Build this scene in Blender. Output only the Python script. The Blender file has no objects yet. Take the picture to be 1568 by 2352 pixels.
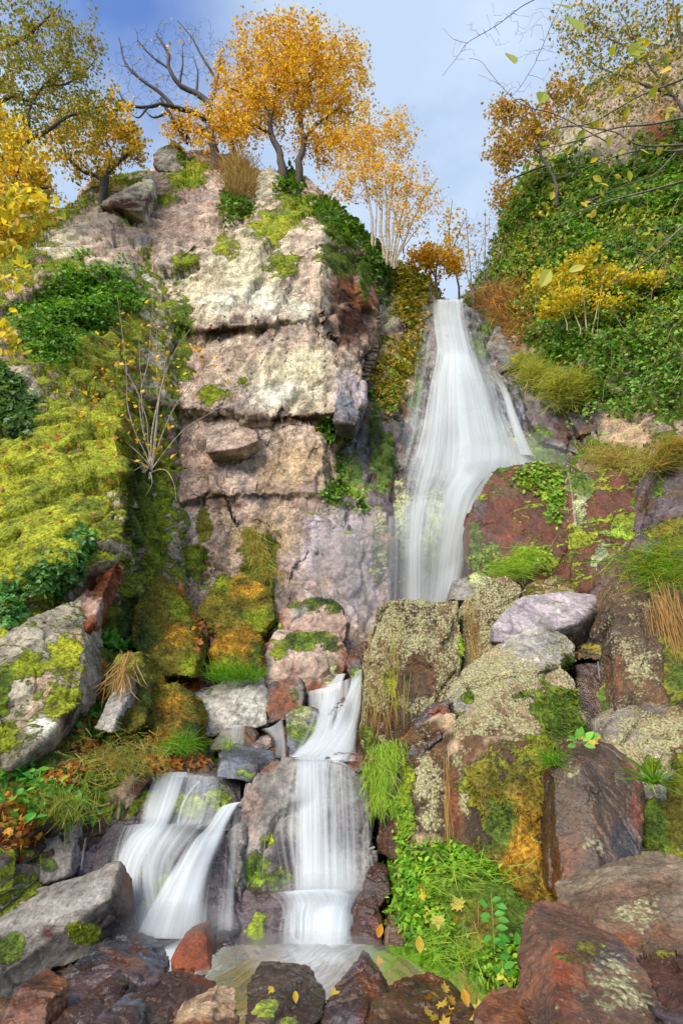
import bpy, bmesh, math, random
import numpy as np
from mathutils import Vector
R = math.radians
S = bpy.context.scene
COL = S.collection
# ------------------------------------------------------------------ camera
PITCH, LENS, CAMZ = R(22.0), 20.0, 1.5
cd = bpy.data.cameras.new('camera'); cam = bpy.data.objects.new('camera', cd); COL.objects.link(cam)
cam.location = (0, 0, CAMZ); cam.rotation_euler = (R(90) + PITCH, 0, 0)
cd.sensor_fit = 'VERTICAL'; cd.sensor_height = 36.0; cd.lens = LENS; cd.clip_start = 0.05; cd.clip_end = 3000
S.camera = cam
# ------------------------------------------------------------------ light
SUN_DIR = Vector((-0.46, -0.70, 0.62)).normalized()
W = bpy.data.worlds.new('World'); S.world = W; W.use_nodes = True
wt = W.node_tree; wt.nodes.clear()
def wn(t, **k):
    n = wt.nodes.new(t)
    for a, b in k.items(): setattr(n, a, b)
    return n
sky = wn('ShaderNodeTexSky', sky_type='NISHITA'); sky.sun_disc = False
sky.sun_elevation = math.asin(SUN_DIR.z); sky.sun_rotation = math.atan2(SUN_DIR.x, SUN_DIR.y)
sky.air_density = 1.0; sky.dust_density = 0.6; sky.ozone_density = 2.0
bg = wn('ShaderNodeBackground'); bg.inputs[1].default_value = 0.15
out = wn('ShaderNodeOutputWorld')
tc = wn('ShaderNodeTexCoord')
mp = wn('ShaderNodeMapping'); mp.inputs['Scale'].default_value = (1.0, 1.4, 1.7); mp.inputs['Location'].default_value = (0.35, 0.1, 0.2)
ns = wn('ShaderNodeTexNoise'); ns.inputs['Scale'].default_value = 2.2; ns.inputs['Detail'].default_value = 7; ns.inputs['Roughness'].default_value = 0.55
wt.links.new(tc.outputs['Generated'], mp.inputs[0]); wt.links.new(mp.outputs[0], ns.inputs['Vector'])
# clear blue opening high on the left, thin cloud elsewhere
dt = wn('ShaderNodeVectorMath', operation='DISTANCE'); dt.inputs[1].default_value = (-0.27, 0.40, 0.87)
wt.links.new(tc.outputs['Generated'], dt.inputs[0])
mr = wn('ShaderNodeMapRange', interpolation_type='SMOOTHSTEP')
for i, v in ((1, 0.03), (2, 0.24), (3, -0.1), (4, 1.0)): mr.inputs[i].default_value = v
wt.links.new(dt.outputs['Value'], mr.inputs[0])
ad = wn('ShaderNodeMath', operation='MULTIPLY_ADD'); ad.inputs[1].default_value = 2.3; 
sb = wn('ShaderNodeMath', operation='SUBTRACT'); sb.inputs[1].default_value = 0.5
wt.links.new(ns.outputs[0], sb.inputs[0]); wt.links.new(sb.outputs[0], ad.inputs[0]); wt.links.new(mr.outputs[0], ad.inputs[2])
cl = wn('ShaderNodeMath', operation='MULTIPLY', use_clamp=True); cl.inputs[1].default_value = 0.9
wt.links.new(ad.outputs[0], cl.inputs[0])
n2 = wn('ShaderNodeTexNoise'); n2.inputs['Scale'].default_value = 1.5; n2.inputs['Detail'].default_value = 6; n2.inputs['Roughness'].default_value = 0.5
wt.links.new(mp.outputs[0], n2.inputs['Vector'])
mr2 = wn('ShaderNodeMapRange', interpolation_type='SMOOTHSTEP'); mr2.inputs[1].default_value = 0.44; mr2.inputs[2].default_value = 0.68
wt.links.new(n2.outputs[0], mr2.inputs[0])
puff = wn('ShaderNodeMixRGB'); puff.inputs[1].default_value = (1.5, 1.9, 2.5, 1); puff.inputs[2].default_value = (2.5, 2.8, 3.25, 1)
wt.links.new(mr2.outputs[0], puff.inputs[0])
mx = wn('ShaderNodeMixRGB'); wt.links.new(puff.outputs[0], mx.inputs[2])
wt.links.new(cl.outputs[0], mx.inputs[0]); dk = wn('ShaderNodeMixRGB', blend_type='MULTIPLY'); dk.inputs[0].default_value = 1; dk.inputs[2].default_value = (.55, .62, .8, 1); wt.links.new(sky.outputs[0], dk.inputs[1]); wt.links.new(dk.outputs[0], mx.inputs[1])
wt.links.new(mx.outputs[0], bg.inputs[0]); wt.links.new(bg.outputs[0], out.inputs[0])
sl = bpy.data.lights.new('sun', 'SUN'); sl.energy = 2.4; sl.angle = R(35); sl.color = (1.0, 0.89, 0.70)
so = bpy.data.objects.new('sun', sl); COL.objects.link(so); so.rotation_euler = SUN_DIR.to_track_quat('Z', 'Y').to_euler(); so.location = (-20, -20, 40)
S.view_settings.view_transform = 'Standard'; S.view_settings.look = 'None'; S.view_settings.gamma = 1; S.view_settings.exposure = 1.36
S.cycles.use_denoising = True
S.cycles.max_bounces = 8; S.cycles.transparent_max_bounces = 32; S.cycles.diffuse_bounces = 4
# ------------------------------------------------------------------ picture point -> place (1568 x 2352 tracing sheet, Y = metres ahead)
F, CX, CY = 1306.667, 784.0, 1176.0
sP, cP = math.sin(PITCH), math.cos(PITCH)
def P(px, py, Y):
    a = (px - CX) / F; b = (CY - py) / F
    t = Y / (cP - b * sP)
    return np.array([a * t, Y, CAMZ + (sP + b * cP) * t])
def PP(L): return np.array([P(*q) for q in L])
def proj(V):
    y = V[:, 1]; z = V[:, 2] - CAMZ
    d = y * cP + z * sP; u = -y * sP + z * cP
    d = np.where(np.abs(d) < 1e-4, 1e-4, d)
    return CX + F * V[:, 0] / d, CY - F * u / d, d
# ------------------------------------------------------------------ noise
def _h(ix, iy, iz, s):
    h = (ix.astype(np.int64) * 374761393 + iy.astype(np.int64) * 668265263 + iz.astype(np.int64) * 2147483647 + s * 974634777) & 0xFFFFFFFF
    h = ((h ^ (h >> 13)) * 1274126177) & 0xFFFFFFFF
    h = ((h ^ (h >> 16)) * 2246822519) & 0xFFFFFFFF
    return ((h ^ (h >> 15)) & 0xFFFFFF) / float(0xFFFFFF)
def vnoise(p, s=0):
    f = np.floor(p); r = p - f; r = r * r * (3 - 2 * r); i = f.astype(np.int64)
    o = 0
    for dx in (0, 1):
        wx = r[:, 0] if dx else 1 - r[:, 0]
        for dy in (0, 1):
            wy = r[:, 1] if dy else 1 - r[:, 1]
            for dz in (0, 1):
                wz = r[:, 2] if dz else 1 - r[:, 2]
                o = o + wx * wy * wz * _h(i[:, 0] + dx, i[:, 1] + dy, i[:, 2] + dz, s)
    return o * 2 - 1
def fbm(p, o=4, s=0, g=0.5):
    a, t, n = 1.0, 0, 0
    q = np.asarray(p, float)
    for k in range(o):
        t = t + a * vnoise(q + 17.3 * k, s + k); n += a; a *= g; q = q * 2.03
    return t / n
def worley(p, s=0):
    f = np.floor(p).astype(np.int64)
    n = len(p); f1 = np.full(n, 9.); f2 = np.full(n, 9.); idv = np.zeros(n); cc = np.zeros((n, 3)); ci = np.zeros((n, 3), np.int64)
    for dx in (-1, 0, 1):
        for dy in (-1, 0, 1):
            for dz in (-1, 0, 1):
                c = f + (dx, dy, dz)
                q = np.stack([c[:, k] + _h(c[:, 0], c[:, 1], c[:, 2], s + 7 + k) for k in range(3)], 1)
                d = np.sqrt(((q - p) ** 2).sum(1))
                m = d < f1
                f2 = np.where(m, f1, np.minimum(f2, d)); f1 = np.where(m, d, f1)
                cc[m] = q[m]; ci[m] = c[m]
    idv = _h(ci[:, 0], ci[:, 1], ci[:, 2], s + 31)
    rd = np.stack([_h(ci[:, 0], ci[:, 1], ci[:, 2], s + 51 + k) for k in range(3)], 1) * 2 - 1
    return f1, f2, idv, ((p - cc) * rd).sum(1)
def sst(a, b, x):
    t = np.clip((x - a) / (b - a), 0, 1); return t * t * (3 - 2 * t)
def nrm(v): return v / np.maximum(np.linalg.norm(v, axis=-1, keepdims=True), 1e-9)
# ------------------------------------------------------------------ meshes
def mk(name, V, faces, mat, parent=None, attrs=None, smooth=True, uv=None):
    """faces: list of int arrays (n, k). attrs: {name: (n,4) or (n,)} per point. Origin at the base centre for top-level meshes."""
    V = np.asarray(V, float)
    me = bpy.data.meshes.new(name)
    org = np.zeros(3)
    if parent is None:
        org = (V.min(0) + V.max(0)) / 2; org[2] = V[:, 2].min()
    elif parent.type == 'MESH' or parent.type == 'EMPTY':
        org = np.array(parent.get('_o', (0, 0, 0)))
    me.vertices.add(len(V)); me.vertices.foreach_set('co', (V - org).astype(np.float32).ravel())
    loops = np.concatenate([f.ravel() for f in faces]).astype(np.int32)
    tot = np.concatenate([np.full(len(f), f.shape[1]) for f in faces]).astype(np.int32)
    st = np.concatenate([[0], np.cumsum(tot)[:-1]]).astype(np.int32)
    me.loops.add(len(loops)); me.loops.foreach_set('vertex_index', loops)
    me.polygons.add(len(tot)); me.polygons.foreach_set('loop_start', st)
    try: me.polygons.foreach_set('loop_total', tot)
    except Exception: pass
    me.polygons.foreach_set('use_smooth', np.full(len(tot), smooth))
    me.update(calc_edges=True)
    for k, a in (attrs or {}).items():
        a = np.asarray(a, np.float32)
        if a.ndim == 1:
            me.attributes.new(k, 'FLOAT', 'POINT').data.foreach_set('value', a)
        else:
            if a.shape[1] == 3: a = np.concatenate([a, np.ones((len(a), 1), np.float32)], 1)
            me.attributes.new(k, 'FLOAT_COLOR', 'POINT').data.foreach_set('color', a.ravel())
    if uv is not None:
        l = me.uv_layers.new(name='UVMap'); l.data.foreach_set('uv', uv[loops].astype(np.float32).ravel())
    if mat: me.materials.append(mat)
    o = bpy.data.objects.new(name, me); COL.objects.link(o)
    o['_o'] = [float(x) for x in org]
    if parent is None: o.location = org
    else: o.parent = parent
    return o
def root(name, loc):
    o = bpy.data.objects.new(name, None); COL.objects.link(o); o.location = loc; o['_o'] = [float(x) for x in loc]; o.empty_display_size = .2
    return o
def tag(o, label, cat, group=None, kind=None):
    o['label'] = label; o['category'] = cat
    if group: o['group'] = group
    if kind: o['kind'] = kind
    return o
def catmull(pts, n):
    pts = np.asarray(pts, float)
    if len(pts) < 3:
        t = np.linspace(0, 1, n)[:, None]; return pts[0] * (1 - t) + pts[-1] * t
    q = np.vstack([2 * pts[0] - pts[1], pts, 2 * pts[-1] - pts[-2]])
    u = np.linspace(0, len(pts) - 1 - 1e-6, n); i = u.astype(int); t = (u - i)[:, None]
    a, b, c, d = q[i], q[i + 1], q[i + 2], q[i + 3]
    return 0.5 * (2 * b + (c - a) * t + (2 * a - 5 * b + 4 * c - d) * t ** 2 + (3 * b - a - 3 * c + d) * t ** 3)
def gridfaces(nv, nu, off=0):
    i = np.arange(nv * nu).reshape(nv, nu)
    return np.stack([i[:-1, :-1], i[1:, :-1], i[1:, 1:], i[:-1, 1:]], -1).reshape(-1, 4) + off
def vnormals(V, faces):
    N = np.zeros_like(V)
    for f in faces:
        p = V[f]
        n = np.cross(p[:, 2] - p[:, 0], p[:, 3] - p[:, 1]) if f.shape[1] == 4 else np.cross(p[:, 1] - p[:, 0], p[:, 2] - p[:, 0])
        for k in range(f.shape[1]):
            for c in range(3): N[:, c] += np.bincount(f[:, k], n[:, c], minlength=len(V))
    return nrm(N)
def laplace(V, faces, it, lam=0.5):
    e = np.concatenate([np.stack([f[:, k], f[:, (k + 1) % f.shape[1]]], 1) for f in faces for k in range(f.shape[1])])
    e = np.concatenate([e, e[:, ::-1]])
    d = np.maximum(np.bincount(e[:, 0], minlength=len(V)), 1)[:, None]
    for _ in range(it):
        s = np.stack([np.bincount(e[:, 0], V[e[:, 1], c], minlength=len(V)) for c in range(3)], 1) / d
        V = V + lam * (s - V)
    return V
def rot3(ax, ay, az):
    from mathutils import Euler
    return np.array(Euler((R(ax), R(ay), R(az))).to_matrix())
# rock relief: fractured blocks of several sizes, cracks between them and rough grain
def rockdisp(V, N, blocks=((1.2, .12),), rough=(.5, .05), grain=.0, crack=.03, rot=(8, -12, 0), seed=1, stretch=(1, 1, 1.5)):
    M = rot3(*rot); q0 = V @ M.T / np.array(stretch)
    d = np.zeros(len(V))
    w = np.stack([fbm(V * .9 + 3.1 * k, 3, seed + 90 + k) for k in range(3)], 1)
    for k, (sc, am) in enumerate(blocks):
        q = q0 / sc + w * .22
        f1, f2, idv, tilt = worley(q, seed * 13 + k)
        e = f2 - f1
        d += am * ((idv - .5) * 1.3 + 1.7 * tilt) - crack * (am / max(blocks[0][1], 1e-6)) * (1 - sst(0, .07, e))
    d += rough[1] * fbm(V / rough[0], 5, seed + 5, .6)
    for k, (sc, wd, am) in enumerate(((blocks[0][0] * 1.1, .05, .5), (blocks[0][0] * .4, .07, .25))):
        z = fbm(q0 / sc / np.array([1.5, 1.5, .7]) + w * .5, 4, seed + 40 + k, .55)
        d -= blocks[0][1] * am * np.exp(-(z / wd) ** 2)
    if grain: d += grain * (fbm(V * 9, 2, seed + 8))
    return d
def loft(rows, px=5.0, smooth=3):
    """rows of (px,py,Y), the same number of control points in each; returns a fine grid of places"""
    A = np.array([[(*q[:2], q[2]) for q in r] for r in rows], float)
    nr, nc = A.shape[:2]
    ctrl = np.array([PP(r) for r in rows])
    su = [max(2, int(math.ceil(max(np.linalg.norm(A[:, c + 1, :2] - A[:, c, :2], axis=1).mean(), 1.0 * 60 * np.abs(A[:, c + 1, 2] - A[:, c, 2]).mean() * .35) / px))) for c in range(nc - 1)]
    sv = [max(2, int(math.ceil(max(np.linalg.norm(A[r + 1, :, :2] - A[r, :, :2], axis=1).mean(), 60 * np.abs(A[r + 1, :, 2] - A[r, :, 2]).mean() * .35) / px))) for r in range(nr - 1)]
    def samp(segs): return np.concatenate([[i + np.arange(s) / s for i, s in enumerate(segs)][k] for k in range(len(segs))] + [[len(segs)]])
    u = samp(su); v = samp(sv)
    iu = np.minimum(u.astype(int), nc - 2); fu = (u - iu)[None, :, None]
    iv = np.minimum(v.astype(int), nr - 2); fv = (v - iv)[:, None, None]
    top = ctrl[iv][:, iu] * (1 - fu) + ctrl[iv][:, iu + 1] * fu
    bot = ctrl[iv + 1][:, iu] * (1 - fu) + ctrl[iv + 1][:, iu + 1] * fu
    G = top * (1 - fv) + bot * fv
    for _ in range(smooth):
        H = G.copy()
        H[1:-1] = .5 * G[1:-1] + .25 * (G[:-2] + G[2:]); G = H.copy()
        H[:, 1:-1] = .5 * G[:, 1:-1] + .25 * (G[:, :-2] + G[:, 2:]); G = H
    return G
# zones: patches of moss, lichen, stain ... on the stone, ragged at the edge
def zone(V, px, py, z, sc, seed):
    cx, cy, rx, ry = z[:4]; rt = R(z[4]) if len(z) > 4 else 0
    dx, dy = px - cx, py - cy
    x = dx * math.cos(rt) + dy * math.sin(rt); y = -dx * math.sin(rt) + dy * math.cos(rt)
    d = np.sqrt((x / rx) ** 2 + (y / ry) ** 2)
    return sst(-.15, .75, 1.0 - d + 1.05 * fbm(V * sc * 1.6, 6, seed, .66))
PAL = dict(
    red=(.16, .034, .010), dred=(.055, .016, .009), brick=(.20, .068, .030), brown=(.115, .058, .026), dbrown=(.06, .038, .026), purple=(.10, .075, .095), dpurple=(.05, .04, .055),
    grey=(.21, .195, .185), lgrey=(.34, .32, .31), pink=(.36, .25, .21), lpink=(.46, .36, .30), cream=(.50, .455, .33), white=(.62, .60, .52), lilac=(.36, .31, .36), tan=(.40, .29, .19), blue=(.14, .16, .22),
    moss=(.20, .25, .016), ymoss=(.31, .345, .028), gmoss=(.085, .14, .016), dmoss=(.035, .06, .01), omoss=(.34, .19, .02), bmoss=(.165, .145, .018), lime=(.22, .36, .03), grass=(.12, .20, .02), pale=(.36, .38, .22), lich=(.40, .38, .20))
def C(c): return np.array(PAL[c] if isinstance(c, str) else c)
def paint(V, N, base, seed, zones=(), auto=None, wet=0.0, lich=0.0, mosscol='moss', sc=1.0, bsc=.8):
    """base: two stone colours; zones: (kind, value, cx, cy, rx, ry, rot). auto: (moss colour, up threshold, amount)"""
    px, py, _ = proj(V)
    n = fbm(V * bsc, 5, seed)
    col = C(base[0]) * (1 - sst(-.25, .3, n))[:, None] + C(base[1]) * sst(-.25, .3, n)[:, None]
    if len(base) > 2:
        m = sst(.12, .4, fbm(V * bsc * 1.7 + 9, 4, seed + 3))[:, None]; col = col * (1 - m) + C(base[2]) * m
    mc = np.tile(C(mosscol), (len(V), 1)); ms = np.zeros(len(V)); lc = np.full(len(V), lich); wt_ = np.full(len(V), wet)
    if auto:
        ms = np.maximum(ms, auto[2] * sst(auto[1] - .25, auto[1] + .25, N[:, 2] + .5 * fbm(V * 1.3 * sc, 4, seed + 4)))
        mc[:] = C(auto[0])
    for i, z in enumerate(zones):
        m = zone(V, px, py, z[2:], sc, seed + 20 + i)
        if z[0] == 'col': col = col * (1 - m[:, None]) + C(z[1]) * m[:, None]
        elif z[0] == 'wet': wt_ = wt_ * (1 - m) + z[1] * m
        elif z[0] == 'lich': lc = lc * (1 - m) + z[1] * m
        elif z[0] == 'bare': ms = ms * (1 - m * z[1])
        else:
            mc = mc * (1 - m[:, None]) + C(z[0]) * m[:, None]; ms = np.maximum(ms, z[1] * m)
    v = fbm(V * 2.3 * sc, 4, seed + 60)[:, None]
    mc = mc * (1 + .8 * v * np.array([1.1, .9, .6]))
    return {'col': np.concatenate([col, wt_[:, None]], 1), 'mcol': np.concatenate([mc, ms[:, None]], 1), 'lich': lc}
# ------------------------------------------------------------------ materials
def newmat(name):
    m = bpy.data.materials.new(name); m.use_nodes = True; m.node_tree.nodes.clear(); return m, m.node_tree
class NT:
    def __init__(s, nt): s.t = nt
    def __call__(s, typ, ins=None, **k):
        n = s.t.nodes.new(typ)
        for a, b in k.items(): setattr(n, a, b)
        for a, b in (ins or {}).items():
            if isinstance(b, bpy.types.NodeSocket): s.t.links.new(b, n.inputs[a])
            else: n.inputs[a].default_value = b
        return n
    def math(s, op, a, b=None, c=None, clamp=False):
        n = s.t.nodes.new('ShaderNodeMath'); n.operation = op; n.use_clamp = clamp
        for i, v in enumerate((a, b, c)):
            if v is None: continue
            if isinstance(v, bpy.types.NodeSocket): s.t.links.new(v, n.inputs[i])
            else: n.inputs[i].default_value = v
        return n.outputs[0]
    def mr(s, v, a, b, c=0., d=1., smooth=True):
        n = s('ShaderNodeMapRange', {0: v, 1: a, 2: b, 3: c, 4: d}); n.interpolation_type = 'SMOOTHSTEP' if smooth else 'LINEAR'; return n.outputs[0]
    def mix(s, f, a, b, blend='MIX'):
        return s('ShaderNodeMixRGB', {0: f, 1: a, 2: b}, blend_type=blend).outputs[0]
    def noise(s, v, sc, det=4, ro=.55): return s('ShaderNodeTexNoise', {'Vector': v, 'Scale': sc, 'Detail': det, 'Roughness': ro}).outputs[0]
def rock_material(name='rock', cliff=False):
    m, nt = newmat(name); N = NT(nt)
    ge = N('ShaderNodeNewGeometry'); pos = ge.outputs['Position']
    a1 = N('ShaderNodeAttribute', attribute_name='col'); a2 = N('ShaderNodeAttribute', attribute_name='mcol'); a3 = N('ShaderNodeAttribute', attribute_name='lich')
    n1 = N.noise(pos, 2.6, 10, .7); n2 = N.noise(pos, 13, 7, .68); n3 = N.noise(pos, 42, 5, .65)
    rd = N('ShaderNodeTexNoise', {'Vector': pos, 'Scale': 3.4, 'Detail': 7, 'Roughness': .6, 'Lacunarity': 2.1}, noise_type='RIDGED_MULTIFRACTAL', normalize=True).outputs[0]
    f = N.math('MULTIPLY', N.mr(n1, .28, .72, .42, 1.55), N.math('MULTIPLY', N.mr(n2, .28, .72, .55, 1.45), N.mr(n3, .3, .7, .78, 1.2)))
    rock = N.mix(1.0, a1.outputs['Color'], f, 'MULTIPLY')
    # mineral speckle: pale and rusty flecks
    sp1 = N.mr(N.noise(pos, 40, 5, .75), .56, .66); rock = N.mix(N.math('MULTIPLY', sp1, .38), rock, N.mix(.5, a1.outputs['Color'], (.62, .55, .44, 1)))
    sp2 = N.mr(N.noise(pos, 30, 6, .75), .56, .68); rock = N.mix(N.math('MULTIPLY', sp2, .55), rock, N.mix(.75, a1.outputs['Color'], (.03, .018, .014, 1)))
    if cliff:      # bedding cracks and seep streaks of a high wall
        wv = N('ShaderNodeVectorMath', {0: pos, 1: N('ShaderNodeVectorMath', {0: N('ShaderNodeTexNoise', {'Vector': pos, 'Scale': 1.1, 'Detail': 5}).outputs[1], 1: (.9, .9, .5)}, operation='MULTIPLY').outputs[0]}, operation='ADD').outputs[0]
        for sc, wd, am, sd in ((.62, .016, .8, 0.), (1.7, .022, .55, 7.)):
            mpv = N('ShaderNodeMapping', {0: wv, 'Scale': (1, 1, 1.7), 'Location': (sd, 0, 0), 'Rotation': (.12, -.2, .1)}).outputs[0]
            cr = N('ShaderNodeTexVoronoi', {'Vector': mpv, 'Scale': sc}, feature='DISTANCE_TO_EDGE').outputs[0]
            k = N.math('MULTIPLY', N.mr(cr, .0, wd, am, 0.), N.mr(N.noise(pos, .9 + sd * .1, 4), .42, .58))
            rock = N.mix(k, rock, (.045, .03, .028, 1))
        stv = N('ShaderNodeMapping', {0: pos, 'Scale': (3.2, 3.2, .28)}).outputs[0]
        rock = N.mix(1., rock, N.mr(N.noise(stv, 1., 5, .6), .32, .68, .68, 1.22), 'MULTIPLY')
    # lichen crust
    v1 = N('ShaderNodeTexVoronoi', {'Vector': pos, 'Scale': 26., 'Randomness': 1.}).outputs[0]
    ln = N.math('ADD', N.math('MULTIPLY', N.noise(pos, 5.5, 9, .75), .75), N.math('MULTIPLY', N.math('SUBTRACT', .5, v1), .24))
    lf = N.mr(N.math('ADD', ln, a3.outputs['Fac']), .63, .74)
    lcol = N.mix(N.mr(n3, .35, .65), (.15, .14, .06, 1), (.50, .47, .29, 1))
    rock = N.mix(lf, rock, lcol)
    rock = N.mix(1., rock, N.mr(a1.outputs['Alpha'], 0, 1, 1., .66, False), 'MULTIPLY')      # wet stone is darker
    # moss
    n4 = N.noise(pos, 22, 6, .7); n5 = N.noise(pos, 4.5, 6, .65)
    mf = N.mr(N.math('ADD', a2.outputs['Alpha'], N.math('MULTIPLY', N.math('SUBTRACT', N.math('ADD', N.math('MULTIPLY', n5, .7), N.math('MULTIPLY', n2, .5)), .6), 2.3)), .36, .56)
    mcol = N.mix(1., a2.outputs['Color'], N.math('MULTIPLY', N.mr(n4, .32, .68, .35, 1.55), N.mr(n5, .3, .7, .55, 1.35)), 'MULTIPLY')
    colr = N.mix(mf, rock, mcol)
    rg = N.math('ADD', N.mr(a1.outputs['Alpha'], 0, 1, .85, .07, False), N.math('MULTIPLY', n3, .16))
    rg = N.math('MAXIMUM', rg, N.math('MULTIPLY', N.math('MAXIMUM', mf, N.math('MULTIPLY', lf, .9)), .92))
    hr = N.math('ADD', N.math('MULTIPLY', n1, .75), N.math('ADD', N.math('MULTIPLY', n2, .30), N.math('ADD', N.math('MULTIPLY', n3, .12), N.math('MULTIPLY', rd, -.16))))
    hm = N.math('ADD', N.math('MULTIPLY', n4, .6), N.math('MULTIPLY', n5, .8))
    hl = N.math('MULTIPLY', N.math('SUBTRACT', .6, v1), .35)
    h = N.math('ADD', N.math('ADD', hr, N.math('MULTIPLY', hl, lf)), N.math('MULTIPLY', hm, mf))
    bp = N('ShaderNodeBump', {'Height': h, 'Distance': .12, 'Strength': N.mr(a1.outputs['Alpha'], 0, 1, 1., .6, False)})
    sp = N.mr(a1.outputs['Alpha'], 0, 1, .25, .8, False)
    b = N('ShaderNodeBsdfPrincipled', {'Base Color': colr, 'Roughness': rg, 'Normal': bp.outputs[0], 'Specular IOR Level': sp})
    N('ShaderNodeOutputMaterial', {0: b.outputs[0]})
    return m
def leaf_material(name='leaf', tr=.45, ro=.5, spec=.3):
    m, nt = newmat(name); N = NT(nt)
    a = N('ShaderNodeAttribute', attribute_name='col')
    b = N('ShaderNodeBsdfPrincipled', {'Base Color': a.outputs[0], 'Roughness': ro, 'Specular IOR Level': spec})
    t = N('ShaderNodeBsdfTranslucent', {'Color': N.mix(1., a.outputs[0], (1.5, 1.4, .7, 1), 'MULTIPLY')})
    N('ShaderNodeOutputMaterial', {0: N('ShaderNodeMixShader', {0: tr, 1: b.outputs[0], 2: t.outputs[0]}).outputs[0]})
    return m
def bark_material():
    m, nt = newmat('bark'); N = NT(nt)
    pos = N('ShaderNodeNewGeometry').outputs['Position']; a = N('ShaderNodeAttribute', attribute_name='col')
    n = N.noise(pos, 9, 6, .65)
    c = N.mix(1., a.outputs[0], N.mr(n, .3, .7, .5, 1.4), 'MULTIPLY')
    bp = N('ShaderNodeBump', {'Height': n, 'Distance': .03, 'Strength': .8})
    b = N('ShaderNodeBsdfPrincipled', {'Base Color': c, 'Roughness': .85, 'Normal': bp.outputs[0]})
    N('ShaderNodeOutputMaterial', {0: b.outputs[0]}); return m
def water_material(name, streak_u, streak_v, white=(.72, .78, .85), bias=0.0, gain=1.0):
    """falling water: white threads with gaps; 'w' = how dense the water is here"""
    m, nt = newmat(name); N = NT(nt)
    uv = N('ShaderNodeUVMap').outputs[0]; a = N('ShaderNodeAttribute', attribute_name='w').outputs['Fac']
    def st(su, sv, det):
        mp_ = N('ShaderNodeMapping', {0: uv, 'Scale': (su, sv, 1)}).outputs[0]
        return N.noise(mp_, 1.0, det, .6)
    s = N.math('ADD', N.math('MULTIPLY', st(streak_u, streak_v, 5), .6), N.math('MULTIPLY', st(streak_u * 3.7, streak_v * 1.4, 4), .4))
    al = N.math('MULTIPLY', N.mr(N.math('ADD', N.math('MULTIPLY', a, gain), N.math('MULTIPLY', N.math('SUBTRACT', s, .5 - bias), 3.8)), .1, 1.8, 0, 1, False), .82)
    d = N('ShaderNodeBsdfPrincipled', {'Base Color': (*white, 1), 'Roughness': .55, 'Specular IOR Level': .25})
    t = N('ShaderNodeBsdfTranslucent', {'Color': (*white, 1)})
    w = N('ShaderNodeMixShader', {0: .35, 1: d.outputs[0], 2: t.outputs[0]})
    tr = N('ShaderNodeBsdfTransparent')
    N('ShaderNodeOutputMaterial', {0: N('ShaderNodeMixShader', {0: al, 1: tr.outputs[0], 2: w.outputs[0]}).outputs[0]})
    return m
def pool_material():
    m, nt = newmat('pool_water'); N = NT(nt)
    pos = N('ShaderNodeNewGeometry').outputs['Position']; a = N('ShaderNodeAttribute', attribute_name='w').outputs['Fac']
    uv = N('ShaderNodeUVMap').outputs[0]
    s = N.noise(N('ShaderNodeMapping', {0: uv, 'Scale': (20, 3.0, 1)}).outputs[0], 1., 5, .6)
    al = N.math('MULTIPLY', N.mr(N.math('ADD', a, N.math('MULTIPLY', N.math('SUBTRACT', s, .5), 1.6)), .3, 1.6, 0, 1, False), .8)
    bp = N('ShaderNodeBump', {'Height': s, 'Distance': .03, 'Strength': .5})
    foam = N('ShaderNodeBsdfPrincipled', {'Base Color': (.62, .68, .76, 1), 'Roughness': .5, 'Specular IOR Level': .3})
    gl = N('ShaderNodeBsdfGlossy', {'Color': (1, 1, 1, 1), 'Roughness': .12, 'Normal': bp.outputs[0]})
    tr = N('ShaderNodeBsdfTransparent', {'Color': (.55, .42, .33, 1)})
    fr = N('ShaderNodeFresnel', {'IOR': 1.33, 'Normal': bp.outputs[0]})
    wtr = N('ShaderNodeMixShader', {0: fr.outputs[0], 1: tr.outputs[0], 2: gl.outputs[0]})
    N('ShaderNodeOutputMaterial', {0: N('ShaderNodeMixShader', {0: al, 1: wtr.outputs[0], 2: foam.outputs[0]}).outputs[0]})
    return m
M_ROCK = rock_material(); M_CLIFF = rock_material('cliff_rock', True); M_LEAF = leaf_material(); M_IVY = leaf_material('ivy_leaf', .3, .45, .3); M_MOSS = leaf_material('moss_tuft', .3, .9, .1); M_BARK = bark_material()
M_FALL = water_material('falling_water', 46, .9); M_POOL = pool_material()
M_STRAW = leaf_material('straw', .3, .7, .2)
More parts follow.
